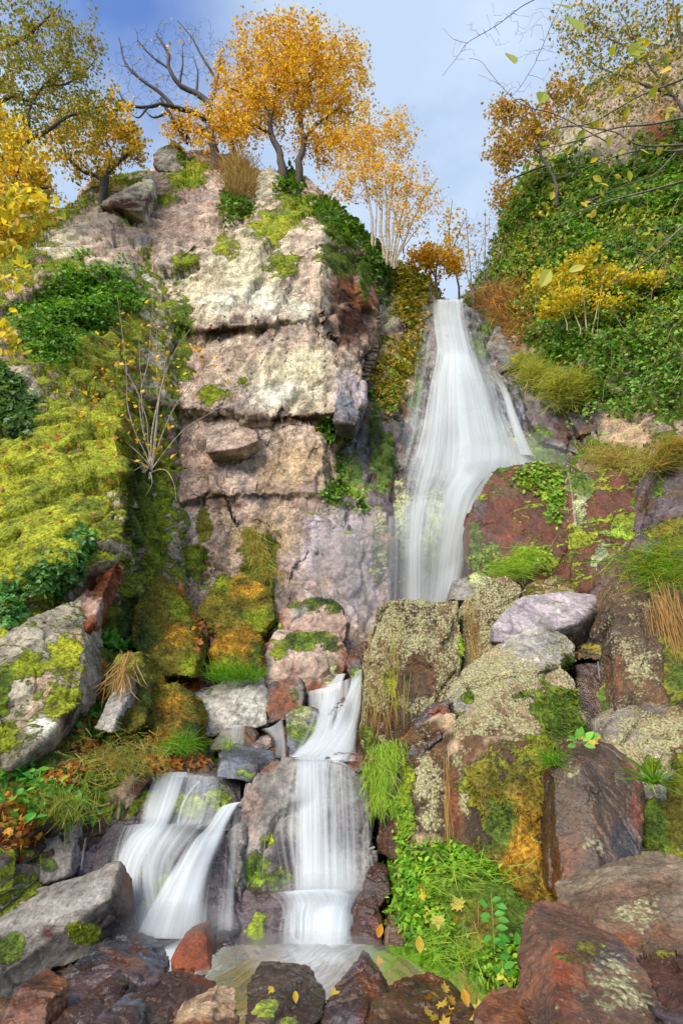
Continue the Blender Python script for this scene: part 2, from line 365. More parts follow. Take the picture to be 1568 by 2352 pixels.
# ------------------------------------------------------------------ the setting
def terrain(name, rows, label, cat, px=5., smooth=3, disp=None, base=('pink', 'grey'), seed=1, zones=(), auto=None, wet=0., lich=0., sc=1., kind='structure', bsc=.8, mat=None, warp=0.):
    G = loft(rows, px, smooth); nv, nu = G.shape[:2]
    V = G.reshape(-1, 3)
    if warp:
        q_ = V * np.array([1.5, .5, .35]) + .3 * fbm(V * 1.2, 3, seed)[:, None]; id_ = worley(q_, seed + 400)[2]; id2 = worley(V * np.array([4., 1., 1.]), seed + 401)[2]
        V = V + np.stack([0 * id_, (id_ - .5) * warp * .5, (id_ - .5) * warp * 1.6 + (id2 - .5) * warp * .4], 1)
    Fq = [gridfaces(nv, nu)]
    N = vnormals(V, Fq)
    if (N * (V - np.array([0, 0, CAMZ]))).sum(1).mean() > 0:
        Fq = [Fq[0][:, ::-1]]; N = -N
    d = rockdisp(V, N, seed=seed, **(disp or {}))
    V = V + N * d[:, None]
    N2 = vnormals(V, Fq)
    at = paint(V, N2, base, seed, zones, auto, wet, lich, sc=sc, bsc=bsc)
    # moss swells the surface a little
    ms = at['mcol'][:, 3]
    V = V + N2 * (ms * (.02 + .06 * fbm(V * np.array([3.2, 3.2, 4.5]), 5, seed + 71, .6)))[:, None]
    o = mk(name, V, Fq, mat or M_ROCK, None, at)
    if kind: o['kind'] = kind
    o['label'] = label; o['category'] = cat
    SURF[name if name not in SURF else name + '_' + str(len(SURF))] = (V, Fq, vnormals(V, Fq), at, o)
    return o
SURF = {}
# valley floor
gx = np.linspace(-1, 1, 61); gx = np.sign(gx) * np.abs(gx) ** 2.2 * 400
GX, GY = np.meshgrid(gx, gx); V = np.stack([GX.ravel(), GY.ravel(), np.full(GX.size, -.9)], 1); V[:, 2] += .15 * fbm(V * .3, 3, 4)
o = mk('ground', V, [gridfaces(61, 61)], M_ROCK, None, paint(V, np.tile((0, 0, 1.), (len(V), 1)), ('brown', 'dbrown'), 4, auto=('gmoss', .6, .7)))
tag(o, 'brown leaf-strewn valley floor under the rocks', 'ground', kind='structure')

CLIFF = [
 [(335,450,24),(400,420,25),(450,420,25),(540,430,25),(600,450,25),(645,450,25),(705,460,25),(765,520,24),(850,600,24),(890,640,24)],
 [(335,400,18.2),(400,338,18.6),(450,340,18.6),(540,357,18.5),(600,397,18.2),(645,388,18.2),(705,405,18),(765,470,17.8),(850,550,17.6),(890,600,19)],
 [(300,440,17),(400,410,17.4),(470,420,17.3),(540,430,17.3),(585,455,17),(640,445,17),(690,470,16.8),(750,500,16.4),(850,575,16.9),(890,610,19)],
 [(290,550,15.6),(400,540,15.7),(470,540,15.6),(540,535,15.5),(590,530,15.4),(650,530,15.3),(700,525,15.1),(740,525,15),(865,600,16.8),(890,620,19)],
 [(350,660,15),(410,650,15),(470,645,14.9),(540,640,14.8),(590,640,14.8),(650,640,14.6),(700,640,14.4),(738,640,14.3),(868,690,16.6),(890,700,19)],
 [(400,745,14.5),(450,748,14.15),(520,750,14.1),(590,748,14.1),(596,736,14.1),(640,735,14.05),(690,737,14.05),(735,720,14.1),(866,750,16.3),(890,760,19)],
 [(400,763,14.65),(450,767,14.4),(520,768,14.36),(590,766,14.36),(597,752,14.3),(640,749,14.26),(690,750,14.2),(740,760,14.2),(860,790,16),(885,800,19)],
 [(400,850,14.2),(450,850,14.2),(520,850,14.1),(590,850,14.1),(620,850,14),(650,850,14),(700,850,13.9),(770,850,13.8),(832,850,14.2),(850,860,18)],
 [(395,938,13.95),(440,936,13.8),(520,941,13.72),(580,953,13.66),(600,951,13.64),(650,948,13.58),(700,943,13.55),(770,945,13.4),(832,930,13.6),(845,930,17)],
 [(395,966,14.25),(440,962,14.1),(520,966,14.02),(580,978,13.95),(600,977,13.94),(650,973,13.86),(700,968,13.8),(740,975,14.0),(800,990,14.6),(840,990,17)],
 [(400,1050,14),(430,1050,13.8),(520,1050,13.8),(580,1050,13.8),(620,1050,13.7),(660,1050,13.7),(700,1050,13.6),(742,1050,13.6),(770,1050,14.4),(840,1050,16.5)],
 [(400,1152,13.35),(430,1150,13.2),(500,1132,13.2),(560,1124,13.2),(620,1124,13.2),(660,1124,13.2),(710,1128,13.2),(745,1124,13.2),(765,1130,13.8),(850,1150,15.5)],
 [(400,1170,13.55),(430,1164,13.38),(500,1145,13.34),(560,1136,13.3),(620,1140,13.3),(660,1140,13.3),(710,1145,13.3),(760,1165,13.3),(890,1175,13.6),(905,1180,15.5)],
 [(400,1260,13),(430,1260,12.9),(500,1260,12.9),(560,1260,12.9),(620,1260,12.9),(660,1260,12.9),(720,1260,12.9),(800,1260,12.9),(890,1260,13.1),(915,1260,15)],
 [(400,1380,12.4),(430,1380,12.4),(500,1400,12.4),(560,1410,12.4),(620,1410,12.4),(660,1410,12.4),(720,1420,12.4),(800,1420,12.4),(895,1420,12.6),(920,1420,14.5)],
 [(400,1520,11.9),(430,1520,11.9),(500,1520,11.9),(560,1520,11.9),(620,1520,11.9),(660,1520,11.9),(720,1520,11.9),(800,1520,12),(895,1520,12.2),(920,1520,14)]]
ZC = [('col','pink',300,500,140,110),('col','cream',560,620,260,110,-20),('col','white',620,690,140,60),('col','lpink',700,600,60,110),('col','brick',820,680,70,150,-10),('col','dred',800,740,50,90),
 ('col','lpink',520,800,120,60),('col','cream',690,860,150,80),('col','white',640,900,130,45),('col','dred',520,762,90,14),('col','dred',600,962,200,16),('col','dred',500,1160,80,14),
 ('col','tan',660,1060,150,70),('col','lpink',560,1010,120,50),('col','pink',470,1080,60,110),('col','lilac',800,900,45,60),('col','dpurple',800,960,50,30),('col','lilac',830,1290,110,150),('col','lilac',720,1280,60,120),('col','tan',600,1230,110,80),
 ('moss',.9,430,400,70,50),('gmoss',1.,540,470,50,60),('gmoss',.9,660,430,40,60),('ymoss',.8,620,520,90,60),('moss',1.,700,480,90,40),('gmoss',1.,780,520,80,60,40),('gmoss',1.,845,620,28,80),('moss',.8,370,460,50,30),('moss',.8,650,610,60,40),('gmoss',.8,780,600,60,45),
 ('moss',.75,430,600,70,40,-30),('moss',.9,500,905,60,28),('moss',.9,560,875,20,12),('gmoss',1.,400,760,50,140),('gmoss',.9,380,900,40,120),('gmoss',1.,760,990,40,60,50),('gmoss',.9,800,1080,40,110),('gmoss',1.,770,1140,40,40),('bmoss',1.,470,1210,22,50),('moss',1.,440,1290,50,60),
 ('bmoss',1.,600,1260,40,60,45),('gmoss',1.,600,1310,40,60),('dmoss',.9,862,560,26,60),('pale',.6,870,1260,30,120),('moss',.7,400,1020,26,200),('ymoss',.6,520,560,40,40),('wet',.8,800,1250,130,170),('wet',.7,800,930,60,60)]
CLIFF = [[(r[0][0] - 120, r[0][1], r[0][2] + 3.0)] + r for r in CLIFF]
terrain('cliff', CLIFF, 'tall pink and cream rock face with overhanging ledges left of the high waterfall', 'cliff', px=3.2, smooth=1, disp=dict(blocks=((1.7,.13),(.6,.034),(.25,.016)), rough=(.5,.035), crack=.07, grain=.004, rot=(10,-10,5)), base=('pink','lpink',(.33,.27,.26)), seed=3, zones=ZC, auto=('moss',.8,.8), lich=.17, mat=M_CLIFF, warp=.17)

SLAB = [
 [(-250,700,17),(-20,620,19),(70,560,20),(150,510,21),(220,470,22),(280,450,23),(345,440,24)],
 [(-250,640,13),(-20,565,14),(70,515,14.8),(150,465,16),(220,420,17),(280,402,17.8),(345,388,18.4)],
 [(-250,720,12),(-20,640,12.8),(60,590,13.5),(130,530,14.6),(195,475,15.8),(250,450,16.4),(340,435,17.2)],
 [(-250,800,11.4),(-20,720,12),(60,660,12.6),(150,610,13.2),(230,590,14),(290,590,14.6),(350,600,15.4)],
 [(-250,900,10.8),(-20,820,11.2),(70,760,11.7),(170,710,12.5),(260,680,13.4),(330,690,14.3),(420,720,15.2)],
 [(-250,1000,10),(-20,920,10.5),(80,860,11),(180,820,11.8),(280,800,12.8),(345,810,13.8),(430,820,14.8)],
 [(-250,1110,9.3),(-20,1030,9.7),(90,980,10.1),(190,935,10.8),(280,905,11.8),(350,915,13.1),(430,930,14.4)],
 [(-250,1200,8.8),(-20,1120,9.1),(90,1060,9.4),(190,1010,9.8),(270,1000,10.1),(320,1050,12.2),(410,1040,14.2)],
 [(-250,1290,8.3),(-20,1210,8.5),(90,1150,8.8),(190,1110,9.1),(285,1100,9.3),(325,1110,11.8),(420,1120,13.6)],
 [(-250,1370,7.8),(-20,1300,8),(90,1240,8.2),(190,1200,8.5),(290,1200,8.9),(330,1220,11.2),(425,1220,13.1)],
 [(-250,1450,7.4),(-20,1400,7.5),(90,1350,7.7),(170,1310,7.9),(275,1285,8.5),(330,1310,10.6),(430,1310,12.6)],
 [(-250,1500,7.3),(-20,1440,7.4),(60,1400,7.7),(170,1385,8.5),(215,1390,9.3),(330,1400,10.4),(435,1400,12.2)],
 [(-250,1600,6.9),(-20,1560,7.0),(60,1540,7.5),(170,1500,8.3),(220,1480,9),(330,1480,9.8),(440,1480,11.5)],
 [(-250,1720,6.3),(-20,1700,6.4),(60,1680,6.9),(170,1640,7.5),(240,1640,7.9),(340,1600,8.6),(460,1570,10.2)],
 [(-250,1850,5.8),(-20,1850,5.7),(60,1840,5.9),(170,1800,6.3),(260,1770,6.8),(360,1730,7.5),(480,1660,8.9)],
 [(-250,2020,5.4),(-20,2000,5.4),(60,1980,5.6),(170,1930,6.1),(280,1900,6.5),(400,1860,7.0),(560,1790,7.9)],
 [(-250,2300,5.2),(-20,2300,5.4),(60,2280,5.6),(170,2250,6.2),(280,2230,6.6),(400,2200,7.2),(560,2150,8)]]
ZS = [('ymoss',.85,80,1130,420,260,-35),('ymoss',.8,230,820,190,150,-20),('ymoss',.85,230,1050,110,130),('ymoss',.6,60,1330,260,120),('moss',.9,30,560,120,60,-25),('gmoss',1.,160,700,170,100,-25),('gmoss',1.,330,1150,45,190),('dmoss',1.,300,1130,16,140,4),('moss',1.,370,1180,24,150,6),('moss',.9,350,1280,40,100),('moss',.9,120,600,90,40),
 ('bare',1.,190,530,170,50,-38),('bare',1.,290,560,110,60,-30),('col','pink',270,520,130,60,-35),('bare',.7,180,560,60,30,-35),('col','lpink',220,480,110,50,-30),('col','pink',10,900,50,60),('bare',.6,40,900,60,60),('col','brick',220,1340,60,60,-45),('bare',1.,220,1350,55,50,-45),('col','cream',60,1420,110,50,-40),
 ('bmoss',1.,330,1480,110,120),('omoss',.7,390,1560,60,60),('grass',.9,120,1800,220,90),('bmoss',.9,250,1720,140,60),('dmoss',1.,300,1420,50,70),('col','dred',215,1420,50,80),('col','dbrown',150,1950,300,120),('bare',.7,150,1960,300,110),('ymoss',.7,120,1270,140,60)]
terrain('mossy_slope', SLAB, 'huge sloping rock slab covered in bright yellow-green moss on the left', 'rock slope', px=3.6, smooth=2, disp=dict(blocks=((1.5,.13),(.55,.06)), rough=(.6,.08), crack=.07, rot=(0,38,10), stretch=(2.2,1,.8)), base=('cream','pink','grey'), seed=11, zones=ZS, auto=('moss',.15,.75), lich=.1)

GULLY = [
 [(800,640,22),(860,640,22),(920,650,22),(970,670,23),(1010,690,23)],
 [(840,590,18.6),(885,590,18.6),(935,612,18.8),(985,640,19.2),(1015,668,19.6)],
 [(830,690,17.8),(870,700,17.6),(915,700,17.8),(950,710,18.1),(1000,730,18.9)],
 [(820,770,17.2),(860,780,17),(905,780,17.2),(940,790,17.6),(985,810,18.2)],
 [(815,860,16.6),(850,860,16.5),(890,865,16.6),(925,870,16.8),(970,880,17.4)],
 [(800,950,15.7),(845,945,15.6),(885,950,15.5),(915,950,15.6),(960,960,16.4)],
 [(745,985,15),(790,985,15),(840,970,15),(890,960,15.2),(945,980,15.8)],
 [(735,1060,14.5),(790,1060,14.4),(845,1060,14.5),(890,1060,14.7),(925,1060,15.2)],
 [(740,1175,13.9),(790,1175,13.9),(845,1172,13.9),(888,1172,14),(915,1180,14.6)],
 [(740,1430,12.9),(790,1430,12.9),(845,1430,12.9),(888,1430,13),(920,1430,13.6)]]
ZG = [('grass',1.,930,640,90,40,25),('omoss',.9,940,700,50,50),('gmoss',1.,900,650,60,40),('col','cream',880,730,35,50),('col','tan',860,790,40,60),('omoss',.6,860,850,40,40),('moss',1.,930,820,30,90,15),('lime',.6,900,860,30,40),('gmoss',1.,880,910,45,40),('col','blue',820,1010,70,60),('col','purple',860,1040,60,80),('gmoss',.9,880,1060,35,90),('gmoss',.9,800,1090,40,90),('dmoss',.9,860,980,20,60),('wet',.9,840,1060,110,130),('lime',.5,820,1140,40,40)]
terrain('gully', GULLY, 'narrow damp cleft of brown rock and hanging plants between cliff and waterfall', 'gully', px=4., disp=dict(blocks=((.7,.10),(.28,.05)), rough=(.4,.09), crack=.05), base=('tan','purple','brick'), seed=21, zones=ZG, auto=('grass',.55,.9))

FALLS = [
 [(930,740,23),(985,740,23),(1025,740,23),(1068,740,23),(1110,760,23),(1190,800,23)],
 [(935,680,19.3),(982,690,18.9),(1025,690,18.8),(1068,692,18.9),(1105,715,19.2),(1185,760,19.8)],
 [(930,780,18.2),(988,780,17.7),(1030,780,17.5),(1078,780,17.7),(1130,795,18.3),(1200,840,18.8)],
 [(925,835,17.6),(990,835,17.1),(1040,818,16.9),(1090,828,17.2),(1150,850,17.8),(1235,890,18)],
 [(918,900,17),(972,900,16.6),(1040,900,16.4),(1110,900,16.6),(1180,915,17),(1290,925,17)],
 [(905,980,16.2),(958,980,15.9),(1040,980,15.8),(1130,980,15.9),(1212,990,16.3),(1340,980,16.3)],
 [(885,1050,15.4),(940,1050,15.2),(1040,1050,15.1),(1140,1050,15.2),(1222,1050,15.3),(1360,1040,15.2)],
 [(875,1120,14.9),(925,1120,14.6),(1020,1120,14.5),(1100,1120,14.5),(1220,1130,14.6),(1360,1120,14.6)],
 [(872,1200,14.4),(925,1200,14.1),(1000,1190,13.9),(1070,1200,14),(1200,1200,14.2),(1360,1200,14.2)],
 [(872,1300,14),(925,1300,13.8),(1000,1300,13.6),(1060,1300,13.7),(1200,1300,13.8),(1360,1300,13.8)],
 [(860,1480,13.3),(925,1480,13.2),(1000,1480,13.2),(1060,1480,13.2),(1200,1480,13.2),(1360,1480,13.2)]]
ZF = [('pale',.55,955,800,26,90),('gmoss',.8,945,900,30,60),('pale',.6,920,1200,40,160),('gmoss',.8,990,1260,45,110),('pale',.7,1000,1200,50,90),('gmoss',.9,1140,740,40,30),('gmoss',.7,1110,790,30,50),('col','grey',1150,800,60,60),('col','red',1330,1000,70,60),('moss',.8,1250,1000,60,60),('gmoss',.7,1240,1040,80,40),('col','blue',1180,950,60,70),('pale',.5,1180,1010,50,60),('wet',.9,1050,1000,300,400)]
terrain('fall_rock', FALLS, 'dark wet purple-grey rock behind and beside the high waterfall', 'rock face', px=3.5, smooth=2, disp=dict(blocks=((.9,.07),(.35,.05)), rough=(.4,.07), crack=.05, stretch=(1,1,2.2)), base=('purple','grey','dpurple'), seed=31, zones=ZF, auto=('gmoss',.7,.7), wet=.7)

HILL = [
 [(1350,260,34),(1390,240,33),(1440,220,32),(1500,190,31),(1600,160,30),(1850,0,28)],
 [(1350,200,27),(1390,175,25.5),(1440,150,24.5),(1500,110,23.5),(1600,50,22.5),(1850,-110,20.5)],
 [(1230,345,26),(1262,340,24),(1330,320,23),(1420,290,22),(1570,250,20.5),(1850,150,18)],
 [(1175,470,26),(1198,470,22.5),(1290,440,21.5),(1400,420,20.5),(1570,400,18.5),(1850,350,16)],
 [(1150,600,25),(1172,600,21),(1270,590,20),(1400,570,18.5),(1570,560,16.5),(1850,530,14.5)],
 [(1060,690,24),(1130,700,19.8),(1250,700,18.6),(1400,700,17),(1570,700,15),(1850,700,13)],
 [(1095,730,20.5),(1165,780,18.6),(1280,810,17.2),(1400,830,15.8),(1570,840,13.8),(1850,850,12)],
 [(1150,860,18.6),(1230,890,17.4),(1340,920,16.0),(1430,945,14.9),(1570,960,12.8),(1850,990,11)],
 [(1200,990,17),(1290,1000,15.9),(1385,1010,14.6),(1470,1020,13.6),(1570,1040,12.0),(1850,1060,10.3)],
 [(1220,1090,15.5),(1320,1090,14.6),(1400,1090,13.6),(1480,1100,12.7),(1570,1110,11.4),(1850,1150,9.8)],
 [(1250,1250,14),(1320,1250,13.4),(1400,1250,12.6),(1480,1250,11.7),(1570,1260,10.5),(1850,1300,9)],
 [(1250,1450,12.5),(1320,1450,11.8),(1400,1450,11),(1480,1450,9.8),(1570,1450,8.8),(1850,1500,7.5)],
 [(1250,1700,9.5),(1320,1700,9),(1400,1700,8.4),(1480,1700,7.9),(1570,1700,7.3),(1850,1750,6)],
 [(1250,2050,6.8),(1320,2050,6.6),(1400,2050,6.3),(1480,2050,6),(1570,2050,5.7),(1850,2100,5)]]
ZH = [('gmoss',1.,1400,700,330,280),('bare',1.,1380,300,150,110,-45),('bare',1.,1230,400,60,70),('bare',1.,1500,300,130,140),('col',(.33,.29,.22),1300,360,140,90),('col','brick',1520,330,80,110),('col',(.33,.27,.22),1250,400,50,60),('dmoss',1.,1450,600,160,160),('grass',1.,1250,850,80,60),('bmoss',.9,1180,650,60,110),('col','tan',1440,1000,70,80,35),('bare',1.,1440,990,75,70,35),('col','dpurple',1345,945,70,50,25),('bare',.9,1340,945,65,45,25),('bmoss',.8,1420,1050,80,40),('col','dbrown',1470,1300,150,140),('col','purple',1290,980,50,60),('bare',.8,1290,980,50,60)]
terrain('hillside', HILL, 'steep right hillside of ivy and brambles under a pale rocky crest', 'hillside', px=6., disp=dict(blocks=((1.2,.14),(.45,.06)), rough=(.6,.15), crack=.05), base=((.24,.20,.16),(.30,.22,.18),(.2,.17,.13)), seed=41, zones=ZH, auto=('gmoss',.4,.9), lich=.05)

BED = [
 [(300,1520,12),(600,1480,13),(850,1460,13.4),(1100,1460,13.4),(1400,1460,12)],
 [(400,1600,10),(640,1560,10.8),(850,1530,11),(1100,1560,10.5),(1400,1650,9.5)],
 [(420,1690,8.9),(620,1680,9.2),(830,1640,9.2),(1100,1680,9),(1400,1700,8.5)],
 [(330,1810,7.5),(540,1770,7.9),(690,1760,7.7),(850,1760,7.7),(1400,1850,7.4)],
 [(180,2160,7),(400,2150,7.2),(640,2130,7.2),(850,2130,7.2),(1450,2100,7)],
 [(-200,2260,5.9),(300,2160,6.1),(640,2200,5.7),(850,2220,5.6),(1500,2250,5.4)],
 [(-250,2470,3.9),(200,2420,4.2),(640,2420,4.2),(900,2430,4.1),(1700,2450,4)],
 [(-300,3000,2.2),(200,3000,2.2),(640,3000,2.2),(900,3000,2.2),(1800,3000,2.2)]]
terrain('stream_bed', BED, 'brown stony stream bed under the cascades', 'stream bed', px=6., disp=dict(blocks=((.5,.05),(.2,.03)), rough=(.3,.06), crack=.02), base=('brown','dred','dpurple'), seed=51, wet=.9)
# ------------------------------------------------------------------ boulders: each a closed stone at its own place
ROCKS = {}
Q = 3.0
def boulder(key, label, pts, thick, base, zones=(), auto=None, wet=0., lich=0., seed=None, rough=1., soft=2, name='boulder', cat='boulder', sc=2.2, px=None, drop=0., mosscol='moss', group=None):
    p = PP(pts); c = p.mean(0)
    back = p + (0, thick, 0); back = c + (0, thick, 0) + (back - c - (0, thick, 0)) * .92
    allp = [p, back]
    if drop:
        lo = p[p[:, 2] < c[2]]; allp.append(lo - (0, -.1, drop)); lo = back[back[:, 2] < c[2]]; allp.append(lo - (0, 0, drop))
    A = np.concatenate(allp)
    bm = bmesh.new()
    for q in A: bm.verts.new(q)
    bmesh.ops.convex_hull(bm, input=bm.verts)
    for v in [v for v in bm.verts if not v.link_faces]: bm.verts.remove(v)
    me = bpy.data.meshes.new('tmp'); bm.to_mesh(me); bm.free()
    ob = bpy.data.objects.new('tmp', me); COL.objects.link(ob)
    dist = np.linalg.norm(c - (0, 0, CAMZ))
    vox = dist / F * (px or Q)
    md = ob.modifiers.new('r', 'REMESH'); md.mode = 'VOXEL'; md.voxel_size = vox
    dg = bpy.context.evaluated_depsgraph_get(); ev = ob.evaluated_get(dg); m2 = ev.to_mesh()
    V = np.empty(len(m2.vertices) * 3, np.float32); m2.vertices.foreach_get('co', V); V = V.reshape(-1, 3).astype(float)
    nl = len(m2.loops); L = np.empty(nl, np.int32); m2.loops.foreach_get('vertex_index', L); Fq = [L.reshape(-1, 4)]
    ev.to_mesh_clear(); bpy.data.objects.remove(ob); bpy.data.meshes.remove(me)
    V = laplace(V, Fq, soft)
    N = vnormals(V, Fq)
    if ((N * (V - V.mean(0))).sum(1)).mean() < 0: Fq = [Fq[0][:, ::-1]]; N = -N
    sz = float(np.sort(np.ptp(p, axis=0))[-1]); sz = min(sz, 2.2)
    sd = seed if seed is not None else (abs(hash(key)) % 997 if False else sum(ord(ch) * (i + 3) for i, ch in enumerate(key)) % 997)
    d = rockdisp(V, N, blocks=((.45 * sz, .028 * sz * rough), (.19 * sz, .013 * sz * rough), (.08 * sz, .006 * sz * rough)), rough=(.22 * sz, .013 * sz * rough), crack=.012 * sz * rough, seed=sd, rot=(sd % 40 - 20, sd % 31 - 15, sd % 57), grain=.003)
    V = V + N * d[:, None]
    N = vnormals(V, Fq)
    at = paint(V, N, base, sd, zones, auto, wet, lich, mosscol=mosscol, sc=sc, bsc=min(2.5, 1.2 / sz + .5))
    ms = at['mcol'][:, 3]
    V = V + N * (ms * (.012 + .03 * fbm(V * 8, 4, sd + 71)))[:, None]
    o = mk(name, V, Fq, M_ROCK, None, at)
    tag(o, label, cat, group)
    ROCKS[key] = (V, Fq, vnormals(V, Fq), at, o)
    return o
B = boulder
# --- right bank, upper tier
B('lwall', 'tall lichen-crusted square block fringed with straw, right of the middle cascade', [(872,1387,8.6),(900,1376,8.7),(1055,1376,8.8),(1066,1500,8.6),(1045,1600,8.3),(930,1700,7.9),(830,1700,7.9),(836,1560,8.2),(848,1480,8.4)], 1.7, ('brown','dbrown','dred'), [('gmoss',.9,845,1690,40,40),('lime',.9,1062,1500,14,60),('bare',.5,930,1600,60,60),('lich',.0,960,1560,60,50),('lich',.05,900,1660,50,50),('moss',.7,900,1560,24,90)], lich=.34, wet=.2, rough=.7, drop=.6)
B('lblock', 'lichen-crusted block with a curtain of straw on its left corner, behind the pale slab', [(1075,1380,9.2),(1100,1345,9.3),(1160,1320,9.4),(1197,1345,9.4),(1190,1480,9.0),(1110,1580,8.6),(1062,1580,8.6),(1060,1420,9.1)], 1.5, ('brown','dbrown','brick'), lich=.36, rough=.7, drop=.5)
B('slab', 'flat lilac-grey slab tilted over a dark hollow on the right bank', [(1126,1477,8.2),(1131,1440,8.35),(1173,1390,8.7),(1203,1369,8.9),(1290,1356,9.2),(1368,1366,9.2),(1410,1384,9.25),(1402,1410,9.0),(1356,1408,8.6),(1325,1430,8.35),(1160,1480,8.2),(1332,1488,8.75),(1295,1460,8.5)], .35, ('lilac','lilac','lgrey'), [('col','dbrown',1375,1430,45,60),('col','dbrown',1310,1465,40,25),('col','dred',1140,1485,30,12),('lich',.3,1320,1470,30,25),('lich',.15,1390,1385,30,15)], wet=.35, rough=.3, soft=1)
B('round', 'rounded pale-grey lichen boulder tucked under the lilac slab', [(1025,1600,7.7),(1045,1565,7.8),(1130,1500,8),(1200,1440,8.2),(1250,1426,8.3),(1300,1450,8.2),(1328,1480,8.1),(1325,1518,7.8),(1240,1542,7.4),(1130,1602,7.3),(1115,1642,7.3),(1055,1652,7.4)], .9, ('lgrey','grey','tan'), [('lich',.42,1110,1560,110,70),('lich',.0,1230,1470,60,40),('dmoss',1.,1300,1530,40,40),('gmoss',.9,1070,1600,22,18),('bmoss',.9,1080,1650,50,20)], lich=.3, rough=.55, soft=3)
B('mossbig', 'big boulder with lichen on its left and thick dark moss down its right', [(1044,1666,7.2),(1104,1640,7.0),(1129,1600,7.1),(1225,1519,7.6),(1284,1523,7.6),(1318,1556,7.5),(1342,1616,7.2),(1347,1670,7.0),(1290,1745,6.6),(1200,1765,6.4),(1120,1745,6.5),(1040,1725,6.9)], 1.0, ('tan','brown','grey'), [('gmoss',1.,1275,1650,75,110,-25),('moss',.9,1230,1720,70,50),('bare',.7,1110,1660,80,60)], lich=.33, rough=.55, soft=3, drop=.3)
B('mosscol', 'tall column of rock curtained with orange and olive moss', [(1030,1690,6.95),(1130,1690,6.55),(1250,1700,6.55),(1278,1745,6.6),(1283,1900,6.35),(1293,2080,6.05),(1230,2108,5.85),(1160,2075,5.9),(1120,2000,6.0),(1100,1850,6.3),(1030,1920,6.55)], 1.2, ('brown','dbrown','tan'), [('bmoss',1.,1195,1800,130,140),('omoss',1.,1195,1940,130,150),('omoss',1.,1205,2050,120,90),('gmoss',.9,1150,1900,40,60),('gmoss',.9,1275,1900,22,180),('bmoss',.9,1120,1980,50,90),('lich',.36,1070,1800,40,110),('col','brick',1045,1850,26,100)], lich=.1, rough=.5, soft=3, wet=.3)
B('lcol', 'lichen-pale rock pillar with a bright green strip, beside the lower cascade', [(928,1700,7.3),(1000,1640,7.6),(1045,1640,7.4),(1052,1760,7.0),(1045,1960,6.5),(960,2010,6.3),(905,1970,6.5),(868,1960,6.7),(872,1800,7.1),(885,1745,7.3)], 1.0, ('brown','dbrown','tan'), [('lime',1.,925,1900,26,130),('moss',.9,935,1790,26,60),('gmoss',.9,990,1960,60,60),('lich',.38,985,1830,46,140),('col','dred',885,1900,30,90),('wet',.9,885,1850,40,120)], lich=.2, rough=.5, soft=2)
B('purp', 'wet purple-red stones wedged under the straw-fringed block', [(915,1738,7.25),(935,1690,7.55),(985,1620,7.75),(1030,1608,7.75),(1042,1660,7.45),(1000,1705,7.15),(960,1742,7.15)], .5, ('purple','dred','red'), [('col','brick',1020,1640,20,30)], wet=1., rough=1.)
B('rwall', 'tall right-hand rock wall with grass on top and straw hanging down', [(1410,1375,8.2),(1440,1330,8.4),(1462,1232,8.9),(1520,1186,9),(1640,1180,8.4),(1660,1400,7.4),(1660,1650,6.8),(1560,1660,6.9),(1430,1650,7.2),(1408,1500,7.7)], 1.5, ('brown','dbrown','purple'), [('bmoss',1.,1560,1500,60,170),('bmoss',1.,1530,1230,70,50),('lich',.34,1460,1520,50,90),('col','brick',1420,1560,14,60),('gmoss',.7,1560,1560,40,60)], lich=.24, wet=.3, rough=.6)
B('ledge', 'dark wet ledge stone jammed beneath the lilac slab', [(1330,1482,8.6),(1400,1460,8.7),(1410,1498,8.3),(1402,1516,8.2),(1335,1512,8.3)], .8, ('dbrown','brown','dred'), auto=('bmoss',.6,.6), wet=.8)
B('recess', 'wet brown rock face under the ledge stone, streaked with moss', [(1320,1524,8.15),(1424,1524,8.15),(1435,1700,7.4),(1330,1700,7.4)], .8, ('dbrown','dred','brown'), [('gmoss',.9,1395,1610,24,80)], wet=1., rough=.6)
B('midright', 'knobbly lichen and moss boulder at the right edge above the red column', [(1390,1652,6.9),(1450,1619,7.1),(1500,1640,7.0),(1650,1630,6.6),(1660,1995,5.6),(1560,2000,5.6),(1472,1970,5.8),(1470,1800,6.2),(1398,1725,6.6)], 1.0, ('brown','grey','tan'), [('gmoss',1.,1520,1900,60,100),('moss',.9,1490,1770,30,50),('bmoss',.9,1560,1860,40,140),('lich',.38,1500,1700,100,60)], lich=.28, rough=.7)
B('redcol', 'glistening wet red-brown rock column between moss curtain and lichen boulder', [(1266,1772,6.1),(1288,1715,6.3),(1350,1698,6.4),(1402,1710,6.4),(1466,1755,6.3),(1479,1830,6.1),(1477,2000,5.6),(1400,2140,5.2),(1330,2118,5.25),(1295,2085,5.4),(1276,1920,5.7),(1330,1762,6.0)], .7, ('dbrown',(.085,.042,.02),'red'), [('col','red',1460,1860,14,110),('col','brick',1300,1990,50,110),('col','dpurple',1430,1950,40,80),('lich',.34,1355,1940,40,40),('lich',.3,1310,1760,30,40),('lich',.25,1360,1840,20,30)], wet=1., lich=.03, rough=.42)
B('foreA', 'pinkish foreground boulder mottled with pale lichen, cut by the right edge', [(1352,2102,4.6),(1384,2060,4.8),(1430,2013,5.0),(1470,1994,5.1),(1516,2010,5.1),(1650,1995,4.9),(1670,2240,4.0),(1560,2300,3.9),(1490,2290,3.95),(1440,2225,4.1),(1358,2135,4.5)], .8, ((.21,.16,.115),(.15,.085,.055),'brick'), [('lich',.32,1470,2080,100,60),('bmoss',.6,1530,2200,60,60),('col','brick',1440,2160,60,30)], lich=.16, px=2.4, soft=1, rough=.5, wet=.35)
